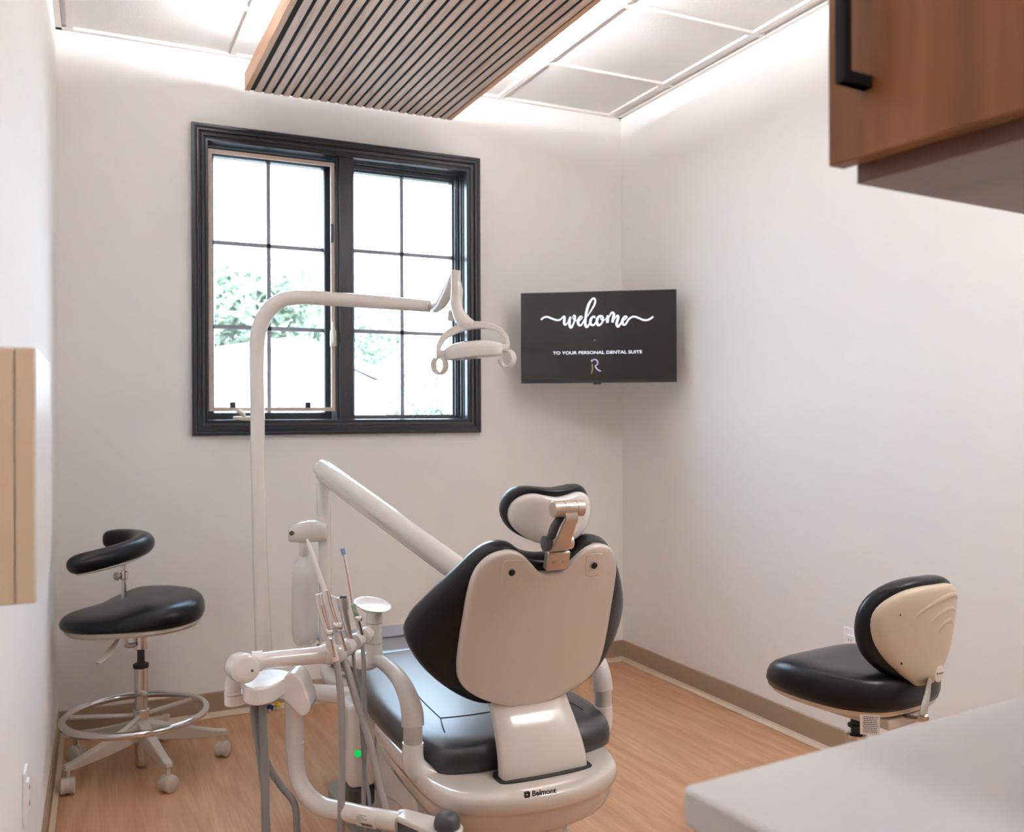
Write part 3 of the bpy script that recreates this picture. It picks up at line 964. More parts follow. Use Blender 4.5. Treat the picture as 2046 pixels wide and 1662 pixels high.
# junction box under the left edge of the seat, with lit switch
bm = bmesh.new()
rbox(bm, (-1.805, -1.43, .19), (-1.725, -1.32, .425), .02)
jb = obj('junction_box', bm, PLAST, chair, bevel=.012, seg=3)
bm = bmesh.new()
rbox(bm, (-1.802, -1.428, .13), (-1.728, -1.322, .19), .02)
obj('lower_tray', bm, DARKG, jb, bevel=.01)
obj('indicator_light', lt([(.010, 0), (.010, .003), (.006, .005)], P(715, 1505, 2.50), -fw, 16), GREENL, jb)

# ================================================================== DENTAL LIGHT on its pole
lamp = thing('dental_light', 'white pole-mounted dental operatory light in front of the window', 'dental light', (-1.93, -.85, 0))
px_, py_ = -1.932, -.852
zp = lambda p: (px_ + p[0], py_ + p[1], p[2])
pole = [P(514, 760, 3.095), P(518, 1105, 3.06)]
xb = P(529, 1345, 3.03)
bm = bmesh.new()
top = [P(860, 612, 3.29), P(760, 604, 3.235), P(660, 597, 3.165), P(600, 594, 3.13), P(560, 601, 3.115), P(532, 626, 3.105), P(516, 666, 3.10), P(513, 720, 3.10), P(514, 800, 3.09), P(516, 950, 3.075), P(519, 1105, 3.06)]
tube(bm, top, [.0215, .024, .0245, .025, .0255, .026, .026, .0245, .0235, .0235, .0235], 24, 5)
obj('pole', bm, PLAST, lamp)
bm = tb([P(519, 1105, 3.06), P(523, 1200, 3.05), P(529, 1325, 3.035), P(540, 1362, 3.02), P(566, 1378, 3.0), P(607, 1382, 2.94), P(705, 1389, 2.75), P(735, 1392, 2.68)], [.0245, .0255, .0275, .029, .029, .0275, .0265, .0265], 24, 6)
obj('lower_pole', bm, PLAST, lamp)
J = P(856, 613, 3.285)
bm = tb([J, P(872, 611, 3.25)], [.012, .014], 16)
obj('elbow_joint', bm, STEEL, lamp)
bm = tb([P(870, 617, 3.25), P(885, 600, 3.15), P(904, 558, 2.93), P(908, 545, 2.88)], [.016, .021, .019, .012], 16, 3)
obj('spring_arm', bm, PLAST, lamp)
bm = tb([P(911, 541, 2.84), P(911, 560, 2.84), P(913, 580, 2.84), P(912, 600, 2.84), P(915, 622, 2.83), P(926, 640, 2.82), P(945, 648, 2.81)], [.0155, .0155, .0185, .0185, .0185, .022, .012], 20, 5)
obj('neck', bm, PLAST, lamp)
bm = tb([P(903, 622, 2.87), P(900, 640, 2.88)], [.012, .010], 12)
obj('pivot_knob', bm, STEEL, lamp)
# yoke: half hoop from one side pivot over to the other
LC = P(945, 700, 2.80)
lx = (P(1018, 694, 2.78) - P(874, 708, 2.82))
LWd = lx.length / 2
lxn = lx.normalized()
lyn = V((0, 0, 1)).cross(lxn).normalized()
lzn = lxn.cross(lyn)
LP = lambda a, b, c_: LC + lxn * a + lyn * b + lzn * c_
bm = bmesh.new()
rows = []
for k in range(25):
    t = PI * k / 24
    a, c_ = -math.cos(t) * LWd * .97, math.sin(t) ** .8 * .080
    b = .03 * math.sin(t)
    wy = .010 + .012 * math.sin(t)
    th_ = .0045 + .006 * math.sin(t)
    er = V((-math.cos(t), 0, math.sin(t)))
    rd = lxn * er.x + lzn * er.z
    c0 = LP(a, b, c_)
    rows.append([bm.verts.new(c0 + lyn * wy + rd * th_), bm.verts.new(c0 - lyn * wy + rd * th_), bm.verts.new(c0 - lyn * wy - rd * th_), bm.verts.new(c0 + lyn * wy - rd * th_)])
for a, b in zip(rows, rows[1:]):
    for i in range(4):
        bm.faces.new((a[i], a[(i + 1) % 4], b[(i + 1) % 4], b[i]))
bm.faces.new(rows[0]); bm.faces.new(rows[-1][::-1])
obj('yoke', bm, PLAST, lamp, bevel=.003, seg=3, angle=60)
# head: flat shallow lens housing, bulging on top
half = [(0, .050), (.045, .050), (.075, .040), (.090, .018), (.092, -.010), (.078, -.032), (.05, -.046), (0, -.054)]
out = spline(mirror(half), 3, True)
head = obj('lamp_head', pad(out, [(.90, -.021), (.985, -.019), (1.0, -.012), (1.0, .008), (.97, .014), (.80, .022), (.6, .028), (.4, .030)], lambda u, v, w_: LP(u + .004, v, w_ - .002), 4, (0, 0)), PLAST, lamp, angle=40)
bm = bmesh.new()
for k in range(4):
    obox(bm, LP(-.012 + k * .010, -.022, .024), (lxn + lzn * .2).normalized(), (lyn + lxn * .3).normalized(), lzn, .0012, .010, .004)
obj('vent', bm, RUBBER, head, smooth=False)
for s in (-1, 1):
    bm = tb([LP(s * .080, 0, -.004), LP(s * LWd, 0, -.002)], [.013, .014], 16)
    obj('side_pivot', bm, PLAST, lamp)
    # C-shaped handle loop hanging from the pivot
    bm = bmesh.new()
    rows = []
    hc_ = LP(s * (LWd - .008), -.012, -.036)
    for k in range(21):
        t = math.radians(115 - 300 * k / 20) if s > 0 else math.radians(60 - 300 * k / 20)
        lq_ = (lxn * .86 + lyn * .5 * -1)
        ln_ = lq_.cross(lzn).normalized()
        er = lq_ * math.cos(t) + lzn * math.sin(t)
        c0 = hc_ + er * .0265
        rows.append([bm.verts.new(c0 + ln_ * .011 + er * .003), bm.verts.new(c0 - ln_ * .011 + er * .003), bm.verts.new(c0 - ln_ * .011 - er * .003), bm.verts.new(c0 + ln_ * .011 - er * .003)])
    for a, b in zip(rows, rows[1:]):
        for i in range(4):
            bm.faces.new((a[i], a[(i + 1) % 4], b[(i + 1) % 4], b[i]))
    bm.faces.new(rows[0]); bm.faces.new(rows[-1][::-1])
    obj('handle', bm, PLAST, lamp, bevel=.002, seg=2, angle=60)

# ================================================================== DELIVERY UNIT: post, big arm
du = thing('delivery_unit', 'white upright post with a thick slanting instrument arm behind the chair', 'dental delivery unit', (-1.74, -.90, 0))
bm = tb([P(648, 968, 3.08), P(650, 1200, 3.07), P(652, 1320, 3.06), P(660, 1350, 3.02), P(684, 1368, 2.93), P(735, 1385, 2.75)], [.0205, .0205, .022, .027, .030, .030], 24, 5)
obj('post', bm, PLAST, du)
bm = lt([(.0195, 0), (.0225, .002), (.0225, .115), (.020, .118)], P(646, 1030, 3.08), (0, 0, 1), 24)
obj('swivel_sleeve', bm, PLAST, du)
a0, a1 = P(637, 934, 3.08), P(985, 1188, 2.48)
ad = (a1 - a0).normalized()
bm = bmesh.new()
un_ = (ez - ad * ez.dot(ad)).normalized()
sd = ad.cross(un_)
rows = []
for i, (t, k) in enumerate([(0, .55), (.012, .9), (.03, 1), (.3, 1), (.6, 1), (.9, 1), (1, 1)]):
    c0 = a0 + (a1 - a0) * t
    sec = []
    for j in range(20):
        q = 2 * PI * j / 20
        hgt = .037 * math.sin(q)
        if math.sin(q) < -.5:
            hgt = .037 * (math.sin(q) * 1.15)
        sec.append(bm.verts.new(c0 + un_ * hgt * k + sd * math.cos(q) * (.030 if math.sin(q) > -.45 else .020) * k))
    rows.append(sec)
for a, b in zip(rows, rows[1:]):
    for i in range(20):
        bm.faces.new((a[i], a[(i + 1) % 20], b[(i + 1) % 20], b[i]))
bm.faces.new(rows[0]); bm.faces.new(rows[-1][::-1])
obj('balance_arm', bm, PLAST, du, angle=35)
bm = tb([P(913, 1120, 2.62), P(913, 1180, 2.62)], .012, 12)
obj('hose_guide', bm, PLAST, du)
# head that carries the bottle
bm = bmesh.new()
sec = [(578, 1058, 1080), (583, 1052, 1082), (600, 1043, 1083), (620, 1039, 1082), (640, 1041, 1081), (655, 1046, 1080)]
rows = []
for x, t, b in sec:
    cz, hh = (t + b) / 2, (b - t) / 2
    hwid = .014 if x == 578 else .030
    c0 = P(x, cz, 3.06)
    rows.append([bm.verts.new(c0 + fw * math.cos(q) * hwid * (1 if abs(math.cos(q)) < .9 else 1) + ez * hh * 3.06 / F * max(-1, min(1, 1.3 * math.sin(q)))) for q in [2 * PI * j / 16 for j in range(16)]])
for a, b in zip(rows, rows[1:]):
    for i in range(16):
        bm.faces.new((a[i], a[(i + 1) % 16], b[(i + 1) % 16], b[i]))
bm.faces.new(rows[0]); bm.faces.new(rows[-1][::-1])
bh = obj('bottle_bracket', bm, PLAST, du, angle=50)
obj('pressure_switch', lt([(.008, 0), (.008, .004), (.005, .005)], P(583, 1065, 3.028), -fw, 16), DARKG, bh)

wb = thing('water_bottle', 'milky white water bottle hanging from the bracket of the post', 'bottle', P(609, 1284, 3.06))
bo = P(609, 1284, 3.06)
s_ = 3.06 / F
obj('body', lt([(.018, 0.0), (.030, .000), (.036, .010), (.041, .028), (.043, .045), (.043, .215), (.041, .235), (.034, .256), (.022, .272), (.014, .282), (.013, .300), (.014, .302), (.014, .33)], bo, (0, 0, 1), 32), BOTTLE, wb)
bm = bmesh.new()
for k in range(5):
    t = 2 * PI * k / 5
    ball(bm, bo + V((math.cos(t) * .024, math.sin(t) * .024, .012)), .016, .016, .018, 12, 8)
obj('petal_base', bm, BOTTLE, wb)
obj('neck_cap', lt([(.016, .292), (.017, .294), (.017, .336), (.015, .338)], bo, (0, 0, 1), 24), PLAST, wb)

# ================================================================== ASSISTANT'S ARM in the foreground
aa = thing('assistant_unit', 'white assistant instrument unit with holder bar left of the chair', 'instrument arm', P(588, 1500, 2.05))
# bracket on the chair with dark dome
b0, b1 = P(800, 1634, 1.935), P(893, 1648, 1.862)
bd = (b1 - b0); bd.z = 0; bl = bd.length; bdn = bd.normalized(); bsd = V((-bdn.y, bdn.x, 0))
bm = bmesh.new()
pts = []
for k in range(13):
    t = -PI / 2 + PI * k / 12
    pts.append(b1 + bdn * math.cos(t) * .034 + bsd * math.sin(t) * .034)
for k in range(7):
    t = PI / 2 + PI * k / 6
    pts.append(b0 + bdn * math.cos(t) * .012 + bsd * math.sin(t) * .020)
for p in pts:
    p.z = .386
prism(bm, pts, (0, 0, .014))
bk_ = obj('chair_bracket', bm, PLAST, aa, bevel=.004, seg=3)
bm = bmesh.new()
pts2 = [V((p.x, p.y, .345)) for p in pts]
c2 = sum(pts2, V()) / len(pts2)
prism(bm, [c2 + (p - c2) * .9 for p in pts2], (0, 0, .042))
obj('bracket_body', bm, DARKG, bk_, bevel=.003)
dm = V((b1.x, b1.y, .398))
obj('dome_cap', lt([(.0245, 0), (.0265, .003), (.027, .010), (.025, .020), (.019, .029), (.010, .033), (.0, .034)], dm, (0, 0, 1), 28), DARKG, aa)
# column and bent tube
bm = tb([P(586, 1388, 2.05), P(588, 1424, 2.06), P(588, 1480, 2.06), P(590, 1500, 2.06)], [.0205, .0205, .0205, .0205], 24)
col = obj('column', bm, PLAST, aa)
bm = tb([P(589, 1482, 2.06), P(589, 1497, 2.06)], [.0215, .0215], 24)
obj('collar', bm, PLAST, col)
bm = tb([P(590, 1494, 2.06), P(592, 1530, 2.058), P(598, 1560, 2.05), P(616, 1590, 2.035), P(645, 1611, 2.02), P(690, 1621, 1.995), P(740, 1632, 1.965), P(800, 1642, 1.925)], [.0195, .0195, .0195, .0200, .0205, .0205, .0205, .0205], 24, 6)
obj('elbow_tube', bm, PLAST, aa)
# sticker with bar code on the tube
tdir = (P(800, 1642, 1.925) - P(690, 1621, 1.995)).normalized()
tc0 = P(740, 1632, 1.965)
nn = (-fw - tdir * (-fw).dot(tdir)).normalized()
tup = tdir.cross(nn)
if tup.z < 0:
    tup = -tup
def on_tube(a, t):
    ang = t / .0206
    return tc0 + tdir * a + nn * math.cos(ang) * .0218 + tup * math.sin(ang) * .0218
def patch(bm, a0_, a1_, t0_, t1_, k=6):
    lo = []
    for i in range(k + 1):
        t = t0_ + (t1_ - t0_) * i / k
        lo.append((bm.verts.new(on_tube(a0_, t)), bm.verts.new(on_tube(a1_, t))))
    for a, b in zip(lo, lo[1:]):
        bm.faces.new((a[0], a[1], b[1], b[0]))
bm = bmesh.new()
patch(bm, -.025, .027, -.017, .016)
stk = obj('data_label', bm, LABELP, aa)
def on_tube2(*a):
    return on_tube(*a)
tc0 = tc0 + nn * .0003
bm = bmesh.new()
x = -.010
rr = random.Random(3)
while x < .021:
    w1 = rr.choice((.0004, .0008, .0012))
    patch(bm, x, x + w1, -.0125, -.0045, 2)
    x += w1 + rr.choice((.0005, .0009))
for j, (x0, x1) in enumerate(((-.021, .004), (-.021, -.002), (-.021, .008), (-.021, -.006))):
    xx = x0
    while xx < x1:
        w1 = rr.uniform(.001, .0035)
        patch(bm, xx, min(x1, xx + w1), .0095 - j * .0033, .0105 - j * .0033, 1)
        xx += w1 + .0008
obj('bar_code', bm, PRINT, stk)
# hub block: flat top plate sweeping down to the column
hz0 = .665
g = lambda px, py, z: CAM + (fw + r2 * ((px - 1023) / F) - u2 * ((py - 831) / F)) * ((z - CAM.z) / (fw + r2 * ((px - 1023) / F) - u2 * ((py - 831) / F)).z)
bm = bmesh.new()
plan = [(484, 1364), (492, 1373), (515, 1376), (542, 1370), (564, 1358), (582, 1345), (572, 1339), (545, 1336), (515, 1340), (492, 1350)]
prism(bm, [g(x, y, .660) for x, y in spline(plan, 3, True)][::-1], (0, 0, -.037))
side = [(540, 1370), (562, 1358), (578, 1345), (592, 1350), (603, 1362), (611, 1382), (618, 1404), (618, 1420), (600, 1431), (564, 1397), (546, 1398)]
prism(bm, [P(x, y, 2.02) for x, y in spline(side, 3, True)], fw * .075)
hub = obj('hub', bm, PLAST, aa, bevel=.006, seg=4, angle=45)
bm = lt([(.0205, 0), (.022, .002), (.022, .009), (.020, .011), (.0, .0115)], P(524, 1362, 2.03), (0, 0, 1), 28)
obj('hub_cap', bm, GREYP, hub, angle=30)
# small outboard link and knuckle
bm = bmesh.new()
c0 = P(466, 1397, 1.99)
c1 = P(500, 1391, 2.02)
dd = (c1 - c0); dd.z = 0; dn = dd.normalized(); ds = V((-dn.y, dn.x, 0))
pts = [c0 + dn * math.cos(t) * .019 + ds * math.sin(t) * .019 for t in [PI / 2 + PI * k / 10 for k in range(11)]] + [c1 - ds * .019, c1 + ds * .019]
for p in pts:
    p.z = c0.z - .012
prism(bm, pts, (0, 0, .024))
obj('outboard_link', bm, PLAST, aa, bevel=.003, seg=3)
bm = tb([P(465, 1384, 1.985), P(465, 1368, 1.985), P(468, 1352, 1.985), P(480, 1338, 1.985)], [.0175, .0165, .017, .018], 20, 4)
obj('riser', bm, PLAST, aa)
obj('riser_collar', lt([(.0172, 0), (.0185, .001), (.0185, .006), (.0172, .007)], P(465, 1386, 1.985) , (0, 0, 1), 24), PLAST, aa)
kn = P(487, 1334, 1.955)
kax = (-fw * .84 + rt * .54 + ez * .12).normalized()
bm = lt([(.027, -.045), (.030, -.042), (.031, -.03), (.031, .010), (.0305, .016), (.0285, .019), (.02, .020)], kn, kax, 36)
kk = obj('knuckle', bm, PLAST, aa, angle=50)
obj('screw', lt([(.0028, 0), (.0028, .0015), (.0012, .0016), (.0012, .0008)], kn + kax * .020 + rt * .012 - ez * .004, kax, 12), DARKG, kk)
# horizontal arm
ZB = .702
ga = [g(505, 1325, ZB), g(640, 1308, ZB)]
bm = tb([g(503, 1322, ZB), g(524, 1320, ZB)], [.0222, .0222], 24)
obj('arm_collar', bm, PLAST, aa)
bm = tb([g(515, 1321, ZB), g(560, 1316, ZB), g(632, 1309, ZB), g(646, 1307, ZB), g(662, 1305, ZB), g(676, 1303, ZB), g(684, 1301, ZB)], [.0180, .0185, .0190, .0215, .0250, .0245, .017], 24, 4)
obj('arm_tube', bm, PLAST, aa)
# holder bar: separate rounded holders on one axis
axp = [g(668, 1304, ZB), g(744, 1262, ZB)]
bdir = (axp[1] - axp[0]).normalized()
bm = tb(axp, .008, 12)
obj('holder_bar', bm, GREYP, aa)
for px, py, r in ((693, 1293, .0205), (712, 1281, .0205), (729, 1269, .0205)):
    c0 = g(px, py, ZB)
    obj('holder', lt([(.010, -.017), (r * .93, -.0155), (r, -.009), (r, .009), (r * .93, .0145), (.012, .017)], c0, bdir, 28), PLAST, aa, angle=50)
post = g(748, 1262, ZB)
bm = tb([post + V((0, 0, -.075)), post + V((0, 0, -.03)), post + V((0, 0, .045))], [.0205, .0195, .0190], 24)
pp = obj('end_post', bm, PLAST, aa)
obj('end_boss', tb([g(734, 1267, ZB), g(745, 1260, ZB)], [.016, .012], 20), PLAST, pp)
for dz in (-.028, .022):
    obj('joint_ring', lt([(.0185, 0), (.0196, .0002), (.0196, .0012), (.0185, .0014)], post + V((0, 0, dz)), (0, 0, 1), 28), DARKG, pp)
bm = tb([post + V((0, 0, -.068)), g(735, 1304, ZB - .07) if False else post + V((-.012, .03, -.078)), post + V((-.03, .10, -.080)), post + V((-.03, .16, -.085))], [.0205, .024, .026, .024], 20, 4)
obj('rear_link', bm, PLAST, aa)
# oval dish-shaped handle on top
dzv = (ez - fw * .20 + rt * .22).normalized()
dx = (rt - dzv * rt.dot(dzv)).normalized()
dyv = dzv.cross(dx)
dc = P(745, 1207, 2.27)
bm = bmesh.new()
rows = []
pz = post + V((0, 0, .040))
for t, rx in ((0, .0195), (.22, .0185), (.40, .024), (.62, .035), (.85, .045), (.96, .047), (1.0, .0475), (1.02, .046), (.99, .042)):
    tt = min(t, 1.0)
    c0 = pz.lerp(dc, t)
    e = tt ** 2
    X = V((1, 0, 0)).lerp(dx, e).normalized()
    Y = V((0, 1, 0)).lerp(dyv, e).normalized()
    rows.append([bm.verts.new(c0 + X * math.cos(a) * rx + Y * math.sin(a) * rx * (1 - .08 * e)) for a in [2 * PI * k / 32 for k in range(32)]])
for a, b in zip(rows, rows[1:]):
    for i in range(32):
        bm.faces.new((a[i], a[(i + 1) % 32], b[(i + 1) % 32], b[i]))
bm.faces.new(rows[0][::-1]); bm.faces.new(rows[-1])
obj('dish_handle', bm, PLAST, aa, angle=50)
# air fittings under the hub
for (px, py), m in (((541, 1410), NAVY), ((556, 1405), YEL)):
    c0 = P(px, py, 2.03)
    f = obj('air_fitting', lt([(.0058, 0), (.0075, .001), (.0075, .008), (.006, .009)], c0, (-.4, -.6, -.55), 16), m, hub)
    bm = lt([(.004, .008), (.0045, .009), (.0045, .016), (.003, .017)], c0, (-.4, -.6, -.55), 12)
    obj('fitting_stem', bm, STEEL, hub)

def hose(pts, r, m, parent, name='hose', Z=None, sm=6):
    q = [P(*p) if len(p) == 3 else V(p) for p in pts]
    obj(name, tb(q, r, 14, sm), m, parent)
# tubing bundle from the hub down to the floor
HB = thing('tubing_bundle', 'dark grey hoses hanging from the hub of the assistant arm', 'hoses', P(525, 1405, 2.03))
FL = lambda p, z: V((p.x, p.y, z))
for pts, r in (([(506, 1404, 2.03), (508, 1440, 2.03), (518, 1500, 2.02), (528, 1580, 2.0), (534, 1662, 1.99)], .0078),
               ([(516, 1403, 2.05), (519, 1450, 2.05), (532, 1520, 2.05), (560, 1568, 2.04), (588, 1605, 2.03), (594, 1662, 2.02)], .0078),
               ([(525, 1402, 2.02), (526, 1450, 2.01), (529, 1540, 2.0), (531, 1662, 1.98)], .0094)):
    q = [P(*p) for p in pts]
    e = q[-1]
    q += [V((e.x + .01, e.y, .16)), V((e.x + .05, e.y + .02, .03)), V((e.x + .14, e.y + .06, .012))]
    obj('hose', tb(q, r, 14, 6), HOSED, HB)

# ------------------------------------------------------------------ instruments in the holders, each with its hose
def instrument(name, label, cat, base):
    return thing(name, label, cat, base)
def drop_hose(pts, r, parent, m=HOSE):
    q = [P(*p) for p in pts]
    e = q[-1]
    q += [V((e.x + .005, e.y + .01, .18)), V((e.x + .04, e.y + .04, .04)), V((e.x + .12, e.y + .10, .014))]
    obj('hose', tb(q, r, 14, 6), m, parent)
def lever(bm_pts, parent):
    obj('lever', tb([P(*p) for p in bm_pts], .0011, 8, 2), COPPER, parent)

# evacuator without a tip
i1 = instrument('suction_handpiece', 'white suction handpiece without a tip, leftmost in the holder bar', 'dental handpiece', P(668, 1300, 2.04))
obj('barrel', tb([P(636, 1187, 2.02), P(638, 1205, 2.02), P(643, 1228, 2.02), P(652, 1265, 2.025), P(660, 1290, 2.03), P(670, 1318, 2.04)], [.0070, .0072, .0056, .0060, .0095, .0095], 16, 4), PLAST, i1)
obj('tip_socket', tb([P(641, 1185, 2.008), P(645, 1208, 2.008)], [.0046, .0046], 12), TIPW, i1)
lever([(638, 1186, 2.005), (643, 1210, 2.005), (650, 1240, 2.005), (659, 1262, 2.005)], i1)
lever([(643, 1186, 2.003), (647, 1208, 2.003), (655, 1240, 2.003), (661, 1262, 2.003)], i1)
obj('valve', lt([(.004, -.008), (.007, -.006), (.007, .006), (.004, .008)], P(659, 1264, 2.005), rt, 16), CHROME, i1)
obj('bracket', tb([P(661, 1276, 2.0), P(668, 1312, 2.01)], [.0036, .0036], 10), CHROME, i1)
drop_hose([(669, 1312, 2.045), (677, 1350, 2.035), (682, 1420, 2.02), (683, 1540, 2.0), (681, 1662, 1.98)], .0082, i1)

i2 = instrument('suction_handpiece', 'white suction handpiece with a long flat white tip, second in the holder bar', 'dental handpiece', P(690, 1290, 2.08))
bm = bmesh.new()
tp = [P(613, 1077, 2.06), P(617, 1088, 2.06), P(633, 1134, 2.06), P(651, 1186, 2.06)]
tube(bm, tp, [.0022, .0050, .0055, .0058], 14, 1)
obj('suction_tip', bm, TIPW, i2)
obj('barrel', tb([P(650, 1180, 2.06), P(654, 1200, 2.06), P(660, 1228, 2.06), P(668, 1258, 2.06), P(676, 1286, 2.07), P(686, 1310, 2.08)], [.0075, .0076, .0058, .0062, .0090, .0085], 16, 4), PLAST, i2)
lever([(653, 1180, 2.045), (660, 1210, 2.045), (668, 1235, 2.045), (678, 1258, 2.045)], i2)
lever([(657, 1179, 2.043), (663, 1204, 2.043), (672, 1235, 2.043), (681, 1256, 2.043)], i2)
obj('valve', lt([(.006, -.011), (.009, -.009), (.009, .009), (.006, .011)], P(674, 1251, 2.05), rt, 16), CHROME, i2)
obj('bracket', tb([P(680, 1262, 2.04), P(691, 1300, 2.05)], [.0036, .0036], 10), CHROME, i2)
drop_hose([(684, 1306, 2.08), (696, 1345, 2.06), (712, 1400, 2.04), (735, 1470, 2.01), (757, 1560, 1.98), (779, 1662, 1.95)], .0082, i2)

i3 = instrument('air_water_syringe', 'silver air water syringe with a short white nozzle, third in the holder bar', 'dental syringe', P(702, 1280, 2.14))
obj('barrel', tb([P(687, 1218, 2.12), P(690, 1235, 2.12), P(694, 1252, 2.125), P(699, 1272, 2.13), P(704, 1292, 2.14)], [.0095, .0092, .0075, .0068, .0080], 16, 4), STEEL, i3)
obj('head', tb([P(683, 1192, 2.115), P(685, 1200, 2.115), P(687, 1219, 2.115)], [.0105, .0130, .0120], 16), STEEL, i3)
for px, py in ((682, 1193), (689, 1193)):
    obj('button', lt([(.0045, 0), (.0045, .002), (.0018, .0032)], P(px, py, 2.107), (-.2, -.4, .9), 12), DARKG, i3)
obj('nozzle', tb([P(660, 1190, 2.115), P(675, 1196, 2.115)], [.0026, .0034], 10), TIPW, i3)
drop_hose([(705, 1290, 2.14), (707, 1320, 2.12), (715, 1385, 2.09), (722, 1450, 2.06), (729, 1540, 2.03), (738, 1600, 2.01), (737, 1662, 2.0)], .0044, i3, HOSED)

i4 = instrument('saliva_ejector', 'thin saliva ejector straw with a blue tip, rightmost in the holder bar', 'dental handpiece', P(722, 1270, 2.18))
obj('straw', tb([P(687, 1106, 2.18), P(697, 1155, 2.18), P(706, 1212, 2.18)], [.0030, .0030, .0032], 12, 3), TIPW, i4)
obj('wire', tb([P(686, 1107, 2.176), P(695, 1156, 2.176), P(703, 1206, 2.176)], .0006, 6, 3), RED, i4)
obj('soft_tip', tb([P(684, 1095, 2.18), P(687, 1108, 2.18)], [.0052, .0052], 14), LBLUE, i4)
obj('tip_holder', tb([P(706, 1207, 2.18), P(709, 1220, 2.18), P(713, 1230, 2.18)], [.0062, .0056, .0066], 14), SAGE, i4)
obj('barrel', tb([P(712, 1229, 2.175), P(716, 1242, 2.175), P(722, 1268, 2.18)], [.0085, .0060, .0062], 14), CHROME, i4)
obj('valve', lt([(.004, -.008), (.006, -.006), (.006, .006), (.004, .008)], P(717, 1236, 2.165), rt, 14), CHROME, i4)
drop_hose([(723, 1275, 2.18), (726, 1310, 2.16), (729, 1400, 2.12), (730, 1470, 2.08), (727, 1560, 2.04), (727, 1662, 2.02)], .0052, i4)

# ================================================================== STOOLS
def caster(parent, c, ang, r=.0275):
    """twin wheel furniture caster standing on the floor at c"""
    d = V((math.cos(ang), math.sin(ang), 0))
    s = V((-d.y, d.x, 0))
    c = V((c[0], c[1], r))
    bm = bmesh.new()
    for k in (-1, 1):
        lathe(bm, [(r * .55, -.009), (r * .93, -.008), (r, -.004), (r, .005), (r * .8, .009)], c + s * k * .0135, s * k, 24)
    bm2 = bmesh.new()
    lathe(bm2, [(r * .98, -.006), (r * .98, .006)], c + V((0, 0, .003)), s, 20)
    tube(bm2, [c + V((0, 0, .012)), c + V((0, 0, r + .034))], [.008, .0065], 12)
    w_ = obj('caster', bm2, STOOLP, parent, angle=40)
    obj('wheel', bm, STOOLP, parent, angle=40)
    return w_

def star_base(root, c, r, a0, hub_z=.085):
    c = V((c[0], c[1], 0))
    bm = bmesh.new()
    lathe(bm, [(.028, .100), (.034, .104), (.036, .160), (.030, .168), (.026, .170)], c, (0, 0, 1), 28)
    obj('hub', bm, STOOLP, root)
    for k in range(5):
        a = a0 + 2 * PI * k / 5
        d = V((math.cos(a), math.sin(a), 0))
        s = V((-d.y, d.x, 0))
        bm = bmesh.new()
        rows = []
        for t, hw2, zt_, zb_ in ((.02, .024, .168, .105), (.10, .020, .163, .100), (.5, .017, .132, .086), (.9, .0145, .103, .078), (1.0, .0145, .099, .080), (1.05, .010, .097, .082)):
            p = c + d * r * t
            rows.append([bm.verts.new(p + s * hw2 * .8 + ez * zt_), bm.verts.new(p - s * hw2 * .8 + ez * zt_), bm.verts.new(p - s * hw2 + ez * (zt_ - .004)), bm.verts.new(p - s * hw2 + ez * zb_), bm.verts.new(p + s * hw2 + ez * zb_), bm.verts.new(p + s * hw2 + ez * (zt_ - .004))])
        for p, q in zip(rows, rows[1:]):
            for i in range(6):
                bm.faces.new((p[i], p[(i + 1) % 6], q[(i + 1) % 6], q[i]))
        bm.faces.new(rows[0]); bm.faces.new(rows[-1][::-1])
        leg = obj('leg', bm, STOOLP, root, smooth=False, bevel=.002)
        caster(leg, c + d * r, a + 1.1 + k)

SC = V((-2.292, -.455, 0))
ls = thing('assistant_stool', 'tall black assistant stool with curved torso bar and chrome foot ring, left corner', 'stool', SC)
star_base(ls, SC, .275, math.radians(-4))
bm = bmesh.new()
lathe(bm, [(.019, .010), (.022, .014), (.022, .26), (.0235, .262), (.0235, .345), (.025, .347), (.025, .36), (.020, .362)], SC, (0, 0, 1), 28)
obj('column', bm, CHROME, ls, angle=35)
obj('gas_rod', lt([(.0125, .35), (.0125, .50)], SC, (0, 0, 1), 20), RUBBER, ls)
obj('column_cap', lt([(.025, .352), (.0265, .354), (.0265, .366), (.018, .370)], SC, (0, 0, 1), 28), RUBBER, ls)
# foot ring with strut
bm = bmesh.new()
rc = V((SC.x - .018, SC.y - .03, .200))
ringp = [rc + V((math.cos(t) * .232, math.sin(t) * .232, 0)) for t in [2 * PI * k / 64 for k in range(65)]]
tube(bm, ringp, .0125, 14, cap=False)
bmesh.ops.remove_doubles(bm, verts=bm.verts, dist=.0005)
rg = obj('foot_ring', bm, CHROME, ls)
for a in (-1.9, 2.8, .5, 1.4):
    obj('ring_strut', tb([SC + V((0, 0, .185)), rc + V((math.cos(a) * .23, math.sin(a) * .23, -.005))], .008, 8), STOOLP, rg)
obj('ring_clamp', lt([(.0235, .178), (.028, .180), (.028, .205), (.0235, .207)], SC, (0, 0, 1), 24), CHROME, rg)
